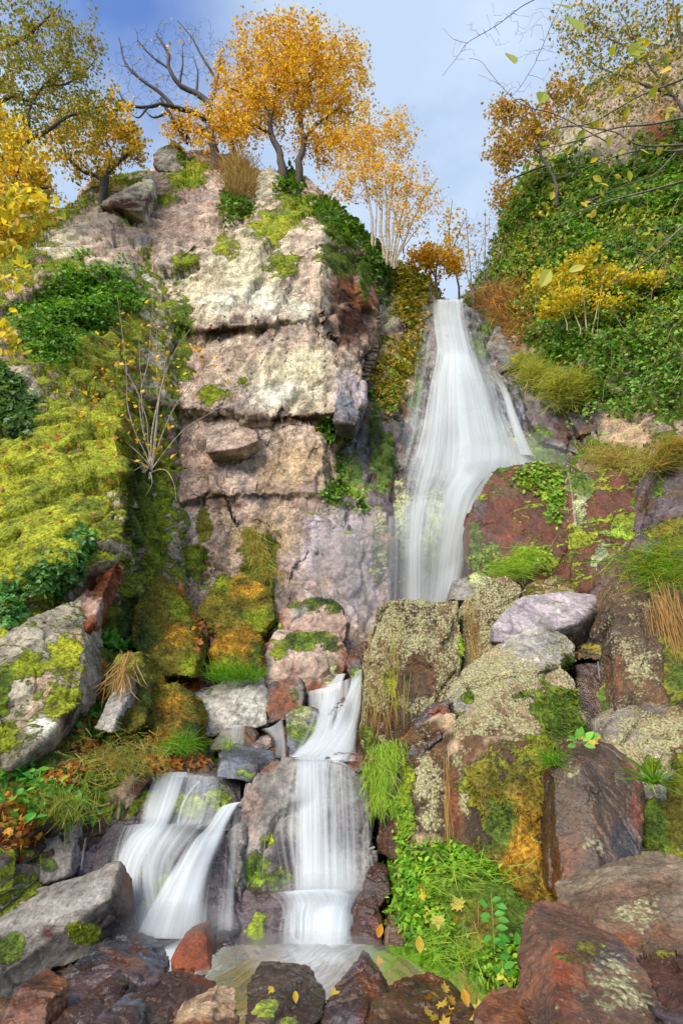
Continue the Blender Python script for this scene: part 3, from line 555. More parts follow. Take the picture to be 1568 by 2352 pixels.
B('foreB', 'largest foreground boulder, brick red and lichen-speckled, in the bottom right corner', [(1272,2165,3.7),(1284,2136,3.9),(1318,2124,4.0),(1364,2130,4.05),(1430,2166,3.9),(1487,2240,3.6),(1545,2370,3.2),(1545,2460,3.0),(1262,2460,3.0),(1270,2300,3.3)], .6, ((.19,.075,.048),(.11,.06,.04),'brick'), [('bmoss',.6,1340,2190,60,30),('lich',.3,1420,2270,110,110),('col','red',1290,2250,30,110),('col','dpurple',1400,2200,70,40)], lich=.15, px=2.2, soft=1, rough=.45, wet=.4)
B('corner', 'dark red stone in the gap at the bottom right corner', [(1522,2292,3.5),(1560,2246,3.6),(1670,2250,3.4),(1670,2460,2.8),(1545,2420,3.0)], .4, ('dred','purple'), wet=.5)
# --- red blocks above
B('redblock', 'large rust-red block with a bright moss cap, right of the high waterfall', [(1108,1132,12.9),(1140,1074,13.2),(1200,1060,13.3),(1292,1063,13.3),(1312,1120,13.0),(1325,1340,12.0),(1240,1350,11.9),(1088,1325,12.1),(1073,1200,12.6),(1083,1160,12.8)], 1.6, ((.14,.03,.009),(.10,.022,.008),'brown'), [('gmoss',1.,1235,1095,70,50),('gmoss',1.,1275,1160,36,70),('lime',.8,1265,1130,30,50),('gmoss',.9,1120,1290,50,50),('moss',.9,1230,1290,70,40),('pale',.7,1310,1160,18,90),('gmoss',.8,1090,1250,16,80),('col','purple',1095,1150,20,50),('gmoss',.7,1150,1075,40,20)], auto=('moss',.5,.7), wet=.55, rough=.5, soft=1, drop=.3)
B('redblockb', 'rust-red block striped with moss, farther right under the earth path', [(1303,1090,13.1),(1400,1074,13.2),(1460,1080,13.0),(1502,1130,12.6),(1512,1195,12.2),(1430,1345,11.6),(1310,1350,11.8)], 1.4, ((.14,.03,.009),(.10,.022,.008),'brown'), [('pale',.8,1330,1150,26,90),('gmoss',1.,1340,1110,40,40),('lime',.9,1420,1225,40,30),('gmoss',.9,1290,1290,40,50),('pale',.7,1380,1280,26,60),('moss',.8,1330,1230,50,40),('moss',.7,1460,1190,40,30)], auto=('moss',.4,.7), wet=.55, rough=.5, soft=1, drop=.3)
B('greysm', 'small grey-pink stone standing right of the red blocks', [(1390,1352,10.2),(1400,1280,10.8),(1450,1240,11),(1472,1290,10.6),(1440,1375,9.9)], .6, ('grey','pink','purple'), auto=('moss',.6,.7), wet=.5)
B('grassrock', 'dark rock capped with dry grass at the right edge below the ivy', [(1498,1190,9.6),(1508,1062,10.4),(1560,1012,10.6),(1670,1008,10),(1670,1260,8.8),(1528,1250,9.2)], 1.0, ('dbrown','purple','brown'), [('moss',1.,1560,1050,60,40),('gmoss',.8,1515,1120,20,50)], wet=.6)
B('poolstone', 'pale mossy stone at the foot of the high waterfall', [(1028,1378,11.2),(1048,1330,11.6),(1090,1318,11.7),(1130,1328,11.6),(1142,1385,11)], .7, ('grey','lgrey'), [('pale',.8,1100,1340,40,30)], wet=.7)
B('behindslab', 'mossy lichen stone peeping over the lilac slab', [(1180,1378,9.5),(1230,1330,9.9),(1290,1324,10),(1325,1350,9.8),(1330,1380,9.4)], .6, ('brown','tan'), auto=('bmoss',.5,.6), lich=.3)
B('hillrockA', 'purple-grey wet crag right of the waterfall under the tufted grass', [(1195,880,17),(1260,888,16.9),(1312,940,16.2),(1335,1045,15.0),(1250,1015,15.3),(1205,950,16.2)], 1.2, ('purple','grey','dred'), [('gmoss',.7,1240,1000,40,30),('col','dred',1300,990,30,50)], wet=.6, rough=1.2)
B('hillrockB', 'smooth dark violet rock face below the ivy', [(1298,945,15.9),(1330,893,16.3),(1390,928,15.8),(1402,985,15.2),(1330,1000,15.2)], 1.2, ('dpurple','purple','brown'), wet=.5, rough=.5)
B('hillrockC', 'grey rock knob just right of the waterfall lip', [(1112,800,18.2),(1140,745,18.7),(1185,765,18.6),(1197,830,18),(1150,858,17.6)], 1., ('grey','purple','blue'), [('gmoss',.8,1140,740,40,20),('moss',.6,1180,820,20,20)], wet=.4, rough=1.2)
# --- ridge and cliff stones
B('ridgeA', 'dark lichened boulder perched on the skyline left of the bare tree', [(349,353,18.0),(363,340,18.2),(400,329,18.4),(436,360,18.2),(416,396,17.6),(365,390,17.6),(351,376,17.7)], .9, ('grey','dbrown','lgrey'), [('gmoss',1.,425,360,22,40),('moss',.6,390,335,30,12)], lich=.2, rough=.9)
B('ridgeB', 'pale pointed boulder on the cliff top under the golden tree', [(572,452,16.7),(594,395,17.2),(620,377,17.4),(650,406,17.2),(638,440,16.9),(610,463,16.6)], .8, ('lgrey','cream','pink'), [('gmoss',.9,655,420,20,30)], lich=.25, rough=.9)
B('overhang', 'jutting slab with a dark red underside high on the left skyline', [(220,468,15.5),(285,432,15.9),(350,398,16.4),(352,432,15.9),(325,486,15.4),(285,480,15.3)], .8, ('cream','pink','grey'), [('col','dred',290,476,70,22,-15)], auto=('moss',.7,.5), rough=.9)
B('cliffblock', 'oblong pink block standing proud of the rock face below the second ledge', [(471,1000,13.35),(553,990,13.35),(556,1028,13.0),(474,1041,13.0),(592,983,13.5),(594,1012,13.2)], .9, ('pink','lpink','purple'), rough=.35, soft=1)
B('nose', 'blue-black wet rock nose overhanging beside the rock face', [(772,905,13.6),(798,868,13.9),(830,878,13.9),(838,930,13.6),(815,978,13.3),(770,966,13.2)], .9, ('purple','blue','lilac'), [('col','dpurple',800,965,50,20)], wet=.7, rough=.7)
# --- left bank
B('paleslab', 'pale cream slab with patches of moss leaning at the foot of the slope', [(184,1376,8.1),(60,1420,7.5),(-20,1480,7.2),(-30,1640,6.5),(20,1765,6.1),(80,1718,6.25),(178,1615,6.8),(197,1520,7.3),(192,1450,7.7)], .7, ((.33,.30,.24),(.24,.21,.17),'tan'), auto=('moss',.75,.6), zones=[('ymoss',1.,145,1510,50,60),('moss',1.,60,1540,60,50),('ymoss',.8,130,1610,60,50),('moss',.8,20,1700,40,50),('gmoss',1.,10,1580,30,70),('col','white',100,1670,40,30),('col','dbrown',160,1650,40,50,-40)], lich=.15, rough=.6)
B('brokenred', 'broken brick-red stone under the overhang of the mossy slope', [(164,1392,8.1),(230,1310,8.4),(272,1288,8.5),(252,1352,8.3),(207,1398,8.1),(212,1432,7.9),(190,1455,7.8)], .4, ('brick','red','pink'), rough=1.1)
B('greywedge', 'grey wedge of stone bared between two mossy humps', [(213,1674,7.0),(250,1600,7.35),(297,1550,7.6),(302,1590,7.45),(256,1684,6.9)], .5, ('lgrey','grey','tan'), [('bmoss',.9,290,1660,30,60)], rough=.6)
B('humpA', 'dark mossy hump with a tuft of dry straw, beside the grey wedge', [(235,1560,7.9),(268,1498,8.1),(330,1495,8.2),(352,1560,8.0),(335,1665,7.4),(270,1695,7.2)], .7, ('dbrown','brown'), auto=('bmoss',-.8,1.), zones=[('dmoss',1.,330,1600,30,90),('moss',.7,290,1510,50,30)], rough=.6, soft=4)
B('humpB', 'rounded rust-and-green moss cushion above the leaf-strewn bank', [(328,1640,7.9),(348,1580,8.2),(400,1568,8.4),(442,1600,8.4),(457,1660,8.1),(442,1715,7.7),(360,1725,7.5)], .7, ('dbrown','brown'), auto=('bmoss',-.8,1.), zones=[('omoss',.9,385,1640,50,50),('gmoss',.9,430,1690,40,30)], rough=.6, soft=4)
B('humpC', 'largest olive moss mound below the white-stemmed shrub', [(308,1400,9.8),(350,1318,10.6),(400,1338,10.6),(442,1420,10.0),(462,1500,9.5),(442,1555,9.0),(350,1545,8.9),(298,1480,9.2)], 1.0, ('dbrown','brown'), auto=('bmoss',-.8,1.), zones=[('omoss',.6,400,1460,40,40),('dmoss',.8,330,1470,40,60),('moss',.7,410,1400,40,40),('moss',.7,440,1530,30,30)], rough=.7, soft=4)
B('humpD', 'wide ochre and green moss mound at the foot of the rock face', [(448,1400,10.8),(500,1318,11.6),(560,1324,11.6),(622,1350,11.4),(632,1420,10.9),(600,1455,10.6),(480,1455,10.4)], .9, ('dbrown','grey'), auto=('bmoss',-.8,1.), zones=[('omoss',.8,560,1350,50,30),('moss',.9,600,1430,40,40),('moss',.6,510,1340,40,30)], rough=.7, soft=4)
B('humpE', 'squarish stone shaggy with orange and lime moss above the grey blocks', [(478,1500,10),(498,1450,10.3),(560,1438,10.4),(598,1460,10.3),(602,1555,9.7),(510,1570,9.6)], .7, ('dbrown','brown'), auto=('omoss',-.8,1.), zones=[('moss',.8,520,1530,40,40),('dmoss',.8,585,1530,24,60),('gmoss',.8,590,1500,20,30)], rough=.6, soft=4)
B('pinkup', 'pink stone with a mossy cap under the wet slab', [(638,1402,11.2),(700,1372,11.4),(760,1378,11.4),(802,1420,11.2),(792,1475,10.9),(638,1468,10.8)], .9, ('pink','brick','lgrey'), [('dmoss',1.,750,1380,60,30),('gmoss',.8,660,1390,50,16),('lime',.6,630,1440,30,40)], wet=.4, rough=.8)
B('pinklow', 'pinkish rough rock with a band of dark moss beside the mist', [(608,1485,10.6),(640,1450,10.8),(780,1448,10.9),(802,1500,10.6),(782,1590,10.0),(690,1600,9.9),(604,1580,10.1)], .9, ('pink','lpink','brick'), [('gmoss',1.,700,1470,90,24),('dmoss',.8,760,1480,40,24),('moss',.7,640,1500,26,20),('pale',.5,760,1550,40,50)], wet=.4, rough=1.)
B('greyblocks', 'cracked pale-grey block forming a low wall left of the cascade', [(440,1592,9.4),(520,1565,9.5),(605,1561,9.6),(613,1600,9.4),(613,1668,8.9),(560,1680,8.7),(470,1695,8.6),(445,1645,9)], .7, ('lgrey',(.40,.385,.36),'grey'), [('col','brick',470,1650,16,30),('moss',.7,480,1590,20,16)], rough=.8)
B('redgrey', 'grey block stained with red, at the right end of the low wall', [(609,1566,9.55),(690,1559,9.75),(699,1580,9.65),(692,1645,9.15),(612,1665,8.95)], .6, ('grey','brick','purple'), [('gmoss',.5,680,1600,16,20)], wet=.5, rough=1.)
B('stepgrey', 'dull brown-grey step stone trickling with water', [(478,1725,8.2),(508,1672,8.5),(580,1667,8.6),(592,1690,8.4),(577,1725,8.1)], .5, ('grey','brown','purple'), wet=.8, rough=.6)
B('litterstone', 'low stones under drifts of fallen leaves beside the left cascade', [(298,1785,7.2),(350,1750,7.4),(430,1744,7.6),(482,1755,7.6),(482,1790,7.3),(390,1796,7.1)], .5, ('grey','purple','brown'), wet=.5)
B('midcasc', 'green-coated stone splitting the middle cascade', [(656,1640,8.7),(690,1622,8.9),(730,1627,8.9),(737,1650,8.7),(716,1705,8.2),(690,1742,7.9),(660,1742,7.9)], .5, ('grey','blue'), [('gmoss',.8,690,1680,50,60),('pale',.7,700,1650,40,30)], wet=.9, rough=.6)
B('midcascb', 'half-drowned grey stone under the veil of the middle cascade', [(695,1725,7.95),(760,1660,8.6),(790,1600,9.2),(802,1640,8.9),(792,1700,8.2),(720,1750,7.75)], .5, ('grey','blue','purple'), wet=.9)
B('redwedge', 'dark red angular boulder at the head of the middle cascade', [(789,1520,9.9),(812,1484,10.2),(840,1470,10.3),(853,1490,10.2),(840,1530,9.9),(810,1570,9.6)], .5, ('dred','red','purple'), [('gmoss',.6,815,1545,18,16)], wet=.8)
B('redledge', 'flat brick-red stone on the lip of the lower cascade', [(748,1748,7.2),(768,1728,7.35),(838,1734,7.35),(842,1770,7.1),(790,1776,7.05),(750,1768,7.1)], .4, ('brick','red','purple'), wet=.8, rough=.7)
B('darkslab', 'blue-black slanting slab beside the lower cascade', [(502,1730,7.3),(520,1711,7.5),(540,1705,7.6),(625,1727,7.5),(632,1745,7.3),(590,1754,7.1),(510,1747,7.1),(496,1787,7.0),(576,1796,6.95)], .35, ('blue','dpurple','purple'), [('lime',.8,525,1716,16,12),('gmoss',.5,560,1780,40,14)], wet=1., rough=.5, soft=1)
B('knob', 'small round purple stone above the blue-black slab', [(574,1714,7.8),(600,1689,7.9),(620,1689,7.9),(627,1715,7.7),(600,1729,7.6)], .3, ('purple','grey','pink'), wet=.9)
B('knobb', 'glossy purple stone left of the main lower fall', [(578,1803,7.0),(585,1760,7.2),(600,1744,7.3),(637,1745,7.3),(627,1785,7.0)], .35, ('purple','blue','brick'), wet=1.)
# --- lower cascade rocks
B('tierA', 'upper moss-faced rock step of the left-hand cascade', [(263,1895,6.6),(274,1835,6.8),(345,1784,7.1),(430,1774,7.2),(556,1780,7.3),(565,1910,6.8),(440,1910,6.6)], .9, ('dpurple','grey','purple'), [('moss',.85,430,1850,50,40),('moss',.9,515,1830,46,45),('col','blue',480,1810,50,20)], wet=.9, rough=.6)
B('tierB', 'broad wet grey step behind the left-hand cascade', [(150,2005,6.2),(203,1890,6.5),(290,1888,6.4),(370,1893,6.35),(440,1915,6.3),(520,1930,6.5),(548,2150,5.8),(400,2160,5.7),(290,2160,5.75),(170,2090,6.0)], .9, ('dpurple','purple','grey'), [('gmoss',.8,370,2040,60,70),('moss',.5,330,1990,50,40)], wet=.9, rough=.7)
B('center', 'big rounded grey block carrying the main lower fall', [(562,1790,7.0),(600,1750,7.2),(680,1744,7.1),(780,1758,7.1),(838,1788,7.1),(858,1900,6.8),(862,2060,6.2),(700,2072,6.1),(556,2050,6.3),(528,1960,6.6)], .9, ('grey',(.25,.235,.23),'purple'), [('gmoss',.9,590,1990,50,70),('moss',.8,610,1940,30,40),('lime',.6,580,2030,30,30),('col','pink',580,1850,30,60),('col','brick',600,1760,40,16),('col','dpurple',640,1980,60,90),('col','purple',790,1900,60,110),('gmoss',.7,640,2020,40,40)], wet=.6, rough=1.1)
B('pillar', 'narrow dark pillar streaked with green between the two lower falls', [(528,1850,6.95),(556,1843,6.8),(562,2000,6.4),(548,2150,5.9),(493,2150,5.9),(503,1980,6.4)], .4, ('dpurple','grey','blue'), [('moss',.8,530,2050,24,60),('lime',.6,520,2100,14,40)], wet=.9)
B('lowledge', 'brown mossy rock ledge where the main fall splashes', [(535,2098,6.0),(561,2042,6.2),(620,2064,6.1),(700,2060,6.2),(800,2060,6.2),(832,2090,6.0),(822,2205,5.6),(640,2210,5.55),(542,2205,5.6)], .6, ('brown','purple','grey'), [('moss',.8,590,2130,40,40),('lime',.5,620,2150,30,30),('col','red',620,2180,60,20)], wet=.9, rough=.7)
B('leftbrown', 'brown-grey boulder above the left cascade, maroon on its right', [(196,1865,6.6),(224,1777,6.9),(295,1781,6.9),(347,1790,6.9),(300,1855,6.7),(240,1894,6.5)], .6, ('tan','grey','brown'), [('col','dred',320,1805,40,35),('gmoss',.4,260,1850,30,30)], wet=.4, lich=.05)
B('leftgrey', 'rough grey boulder below the leaf-covered bank', [(46,1918,6.05),(64,1877,6.25),(135,1866,6.35),(190,1885,6.3),(167,1955,6.05),(152,2015,5.85),(100,2030,5.75),(58,1995,5.85)], .6, ('lgrey','grey','dpurple'), [('gmoss',.6,110,1990,26,20)], wet=.5, rough=1.)
B('leftlow', 'grey boulder at the left edge behind the wedge slab', [(-70,2000,5.9),(20,1984,6.0),(62,2000,6.0),(87,2050,5.9),(60,2110,5.8),(-70,2140,5.6)], .6, ('grey','purple','dpurple'), [('bmoss',1.,5,2040,26,60)], wet=.5, rough=1.)
B('wedge', 'long grey wedge slab with a dark red broken end, bottom left', [(275,1978,5.5),(257,1980,5.55),(120,2033,5.72),(-40,2098,5.85),(-150,2140,5.9),(-150,2200,5.1),(-40,2142,5.15),(82,2120,5.15),(140,2102,5.15),(220,2082,5.18),(254,2064,5.2),(306,2020,5.6),(313,2095,5.55),(288,2154,5.5),(200,2180,5.4),(110,2190,5.35),(0,2272,5.2),(-150,2352,5.1)], .15, (('lgrey'),'grey','lgrey'), [('col','dred',310,2070,75,130,8),('col','dred',312,2070,60,120,8),('col','red',300,2030,30,60),('col','dpurple',255,2130,60,36),('moss',1.,185,2138,60,34),('gmoss',.9,10,2175,50,40),('col','dred',110,2140,24,30),('wet',.9,290,2080,60,90)], wet=.45, rough=.3, soft=0, px=2.6)
# --- stream stones
def ST(key, label, pts, thick, base, **k): 
    k.setdefault('wet', 1.); k.setdefault('rough', .8); k.setdefault('soft', 0)
    return boulder(key, label, pts, thick, base, name='stream_stone', cat='stone', drop=.12, px=2.5, **k)
ST('s_blue', 'big wet blue-purple rock with ridged top in the stream', [(123,2278,4.7),(160,2220,5.0),(225,2178,5.2),(268,2162,5.3),(312,2175,5.25),(353,2218,5.0),(364,2254,4.8),(290,2292,4.5),(200,2314,4.45),(128,2314,4.45),(250,2240,4.72)], .4, ((.055,.06,.085),(.10,.06,.075),'dred'), zones=[('col','brick',270,2200,60,24,20),('col','dred',330,2230,24,20)], rough=.8)
ST('s_orange', 'flat-faced orange-red stone standing in the stream', [(469,2134,5.4),(423,2149,5.4),(405,2175,5.3),(392,2203,5.2),(400,2224,5.1),(484,2222,5.1),(476,2190,5.2)], .3, ((.21,.045,.014),(.16,.034,.012)), rough=.35, wet=.5)
ST('s_dark', 'blue-black block beside the orange-red stone', [(475,2150,5.6),(500,2143,5.6),(536,2160,5.5),(542,2200,5.3),(536,2225,5.2),(490,2228,5.15),(480,2190,5.3)], .3, ('dpurple','blue','dred'))
ST('s_slant', 'slanting red stone below the orange-red one', [(348,2278,4.9),(400,2235,5.1),(470,2215,5.2),(482,2230,5.1),(452,2272,4.8),(380,2305,4.7)], .25, ('dred','red','dbrown'))
ST('s_maroon', 'maroon boulder with a straw-coloured left face at the bottom edge', [(272,2352,4.3),(310,2281,4.6),(350,2268,4.7),(420,2271,4.7),(481,2295,4.6),(487,2332,4.4),(420,2410,4.0),(265,2410,4.0),(318,2340,4.33)], .35, ('dred','dbrown','red'), zones=[('col','tan',296,2330,22,50)])
ST('s_brown', 'dry brown stone at the bottom edge left of the mossy cube', [(392,2347,4.2),(480,2299,4.4),(529,2309,4.4),(532,2410,3.9),(380,2410,3.9)], .3, ('brick','tan','brown'), wet=.3)
ST('s_cube', 'cube-shaped glossy brown rock with moss on its front, bottom centre', [(565,2258,4.7),(585,2234,4.86),(640,2236,4.9),(690,2240,4.9),(713,2241,4.85),(749,2296,4.6),(741,2337,4.4),(660,2400,4.1),(580,2390,4.1),(565,2332,4.3),(662,2262,4.6)], .25, ('dbrown','brown','dred'), zones=[('moss',1.,610,2325,40,36),('moss',.6,660,2350,40,20)], rough=.5)
ST('s_small', 'small dark shard in the foam above the mossy cube', [(636,2232,5.5),(645,2202,5.6),(690,2214,5.5),(697,2238,5.4)], .25, ('purple','dred'))
ST('s_mid', 'red and black broken stone right of the mossy cube', [(720,2242,5.2),(745,2204,5.4),(800,2214,5.4),(812,2274,5.0),(750,2280,4.95)], .35, ('dred','dpurple','red'))
ST('s_pyr', 'pyramid-shaped red rock with an orange facet, bottom centre', [(836,2218,4.9),(850,2224,4.9),(881,2260,4.8),(904,2312,4.6),(890,2380,4.3),(760,2410,4.2),(738,2348,4.4),(780,2290,4.6),(838,2332,4.38)], .4, ('dred','red','purple'), zones=[('col',(.24,.06,.012),850,2270,26,36),('col','purple',790,2340,40,30)])
ST('s_purp', 'purple stone under a thin veil of water behind the pyramid rock', [(850,2222,5.3),(905,2214,5.4),(945,2234,5.3),(957,2305,5.0),(910,2315,4.9)], .4, ('purple','dred','dpurple'))
ST('s_redsm', 'cluster-topped red stone below the green bank', [(953,2272,5.0),(965,2229,5.2),(1010,2223,5.2),(1052,2240,5.1),(1047,2295,4.8),(960,2305,4.8)], .35, ('dred','red','brown'))
ST('s_flat', 'low red-brown rock strewn with yellow leaves at the bottom edge', [(848,2354,4.3),(940,2300,4.6),(1000,2281,4.7),(1060,2299,4.6),(1115,2342,4.4),(1115,2410,4.0),(848,2420,3.9)], .4, ('dred','brown','red'))
ST('s_pinklow', 'rough pink stone beside the big brick-red boulder', [(1112,2390,3.8),(1155,2330,4.0),(1200,2316,4.0),(1245,2330,3.9),(1240,2430,3.5),(1118,2430,3.5)], .35, ('brick','pink','brown'), wet=.5)
ST('s_rust', 'rust-coloured pointed stone in the bottom left corner', [(50,2258,4.2),(20,2310,4.1),(-6,2366,3.9),(100,2370,3.9),(98,2297,4.1),(112,2302,4.0)], .3, ((.22,.07,.025),'red','dred'))
ST('s_long', 'long slanting red-black stone right of the rust-coloured point', [(245,2257,4.4),(269,2282,4.3),(257,2334,4.1),(120,2410,3.8),(104,2362,3.9),(180,2300,4.2)], .25, ('dred','dpurple','red'))
ST('s_bot', 'half-hidden purple stone at the bottom edge left of the maroon boulder', [(192,2366,3.9),(258,2325,4.1),(302,2320,4.1),(292,2410,3.8)], .3, ('purple','dred','blue'))
ST('s_redA', 'dripping red stone perched right of the main fall', [(829,2062,6.0),(842,1996,6.2),(890,1997,6.2),(895,2050,6.0),(861,2098,5.8),(831,2094,5.8)], .4, ('dred','red','dbrown'))
ST('s_redB', 'maroon stone veiled by spray at the foot of the main fall', [(803,2104,5.9),(830,2054,6.0),(862,2088,5.9),(877,2110,5.8),(882,2205,5.5),(850,2212,5.4),(813,2190,5.5)], .4, ('dred','red','purple'))
ST('s_redC', 'upright brown-red shard against the green bank', [(891,2104,5.8),(930,2068,5.9),(946,2084,5.8),(917,2215,5.4),(888,2216,5.4)], .3, ('dred','red','brown'))
B('bank', 'bright green mound of moss, cress and grass at the foot of the right bank', [(903,2010,6.15),(960,1950,6.3),(1060,1950,6.2),(1160,2055,5.9),(1262,2120,5.5),(1258,2270,4.7),(1100,2245,5.05),(1000,2208,5.4),(925,2190,5.55),(908,2100,5.75)], 1.0, ('dbrown','brown'), auto=('grass',-.9,1.), zones=[('lime',.8,960,2050,60,80),('bmoss',1.,1110,2120,50,70),('gmoss',.8,1180,2200,60,50)], rough=.6, soft=4, name='mossy_mound', cat='mound')
# ------------------------------------------------------------------ falling and running water
def zbuffer(keys, cell=3):
    Wd, Hd = 1700 // cell, 2500 // cell; Z = np.full((Hd, Wd), 99.)
    for k in keys:
        s = SURF.get(k) or ROCKS.get(k)
        V = s[0]; px, py, d = proj(V); ix = (px / cell).astype(int); iy = (py / cell).astype(int)
        ok = (ix >= 0) & (ix < Wd) & (iy >= 0) & (iy < Hd) & (d > 0)
        np.minimum.at(Z, (iy[ok], ix[ok]), V[ok, 1])
    for _ in range(3):                                   # close pin holes
        n = np.stack([np.roll(Z, s_, a) for a in (0, 1) for s_ in (1, -1)]); m = np.sort(n, 0)
        hole = (Z - m[1]) > .35; Z = np.where(hole, m[1], Z)
    st = np.stack([np.roll(np.roll(Z, a, 0), b, 1) for a in range(-3, 4) for b in range(-3, 4)]); Z = np.median(st, 0)
    B_ = Z.copy()
    for _ in range(5):
        B_ = (B_ + np.roll(B_, 1, 0) + np.roll(B_, -1, 0) + np.roll(B_, 1, 1) + np.roll(B_, -1, 1)) / 5
    Z = np.where(np.abs(B_ - Z) < .6, B_, Z)
    return Z, cell
ZB = None
def zq(px, py, fb):
    Z, c = ZB; ix = np.clip((px / c).astype(int), 0, Z.shape[1] - 1); iy = np.clip((py / c).astype(int), 0, Z.shape[0] - 1)
    z = Z[iy, ix]; return np.where(z > 50, fb, z)
def wsheet(rows, px=3.5, seed=1, layers=2, relief=.05, off=.10, hug=True):
    """rows of (px,py,Y,w) -> sheets of running water lying on the rock"""
    out_ = []
    A = np.array(rows, float); nr, nc = A.shape[:2]
    ctrl = np.array([[P(*q[:3]) for q in r] for r in rows])
    nu = int(max(6, np.abs(A[:, -1, 0] - A[:, 0, 0]).mean() / px)) + 1
    nv = int(max(8, np.linalg.norm(A[1:, :, :2] - A[:-1, :, :2], axis=2).mean(1).sum() / px)) + 1
    def interp(D):
        v1 = np.stack([catmull(D[:, c], nv) for c in range(nc)], 1)
        return np.stack([catmull(v1[r], nu) for r in range(nv)], 0)
    Wt = interp(A[:, :, 3:4].repeat(3, 2))[..., 0]; Xp = interp(A[:, :, :3])
    width = np.linalg.norm(ctrl[:, -1] - ctrl[:, 0], axis=1).mean(); height = np.linalg.norm(np.diff(ctrl.mean(1), axis=0), axis=1).sum()
    scl = 9.0 / max(np.linalg.norm(ctrl.mean((0, 1))), 1)
    U, Vv = np.meshgrid(np.linspace(0, 1, nu), np.linspace(0, 1, nv))
    e0 = .24 + .16 * fbm(np.stack([Vv.ravel() * height * .9 * scl, U.ravel() * 1.5, np.full(U.size, seed * 1.7)], 1), 3, 9).reshape(U.shape)
    edge = sst(0, 1, U / e0 * .8) * sst(0, 1, (1 - U) / e0 * .8)
    x, y = Xp[..., 0], Xp[..., 1]
    Yr = zq(x.ravel(), y.ravel(), Xp[..., 2].ravel()).reshape(U.shape) if hug and ZB else Xp[..., 2]
    if hug and ZB: Yr = np.clip(Yr, Xp[..., 2] - .55, Xp[..., 2] + .5)
    if hug and ZB:
        for _ in range(30):
            pd = np.pad(Yr, 1, mode='edge'); Yr = .2 * (pd[1:-1, 1:-1] + pd[:-2, 1:-1] + pd[2:, 1:-1] + pd[1:-1, :-2] + pd[1:-1, 2:])
    for l in range(layers):
        so = seed * 3.7 + l * 11.3
        n = fbm(np.stack([U.ravel() * width * 4 * scl + so, Vv.ravel() * height * .4 * scl, np.full(U.size, so)], 1), 4, 7).reshape(U.shape)
        n2 = fbm(np.stack([U.ravel() * width * 1.6 * scl + so, Vv.ravel() * height * .8 * scl, np.full(U.size, so + 5)], 1), 3, 8).reshape(U.shape)
        Yl = Yr - .09 - l * off * .6 - (n + .5) * relief
        a = (x - CX) / F; b = (CY - y) / F; t = Yl / (cP - b * sP)
        V = np.stack([a * t, Yl, CAMZ + (sP + b * cP) * t], -1)
        w = (Wt * 1.12 + .06 - .12 * l) * edge - .45 * (1 - edge) + .40 * n + .30 * n2
        uv = np.stack([(U * width * scl + so) / 10 * 1.6, (Vv * height * scl + so) / 10], -1)
        out_.append((V.reshape(-1, 3), gridfaces(nv, nu), uv.reshape(-1, 2), w.ravel()))
    return out_
def water(name, sheets, label, mat=None):
    Vs, Fs, Us, Ws, o = [], [], [], [], 0
    for s in sheets:
        for V, f, uv, w in s: Vs.append(V); Fs.append(f + o); Us.append(uv); Ws.append(w); o += len(V)
    ob = mk(name, np.concatenate(Vs), [np.concatenate(Fs)], mat or M_FALL, None, {'w': np.concatenate(Ws)}, True, np.concatenate(Us))
    tag(ob, label, 'waterfall', kind='structure'); return ob
def trick(pts, wd=4, w=.7, seed=1, layers=1, px=3.):
    """thin trickle along (px,py,Y)"""
    return wsheet([[(x - wd, y, Y, w * .6), (x, y - 1, Y - .03, w), (x + wd, y, Y, w * .6)] for x, y, Y in pts], px, seed, layers, .01)
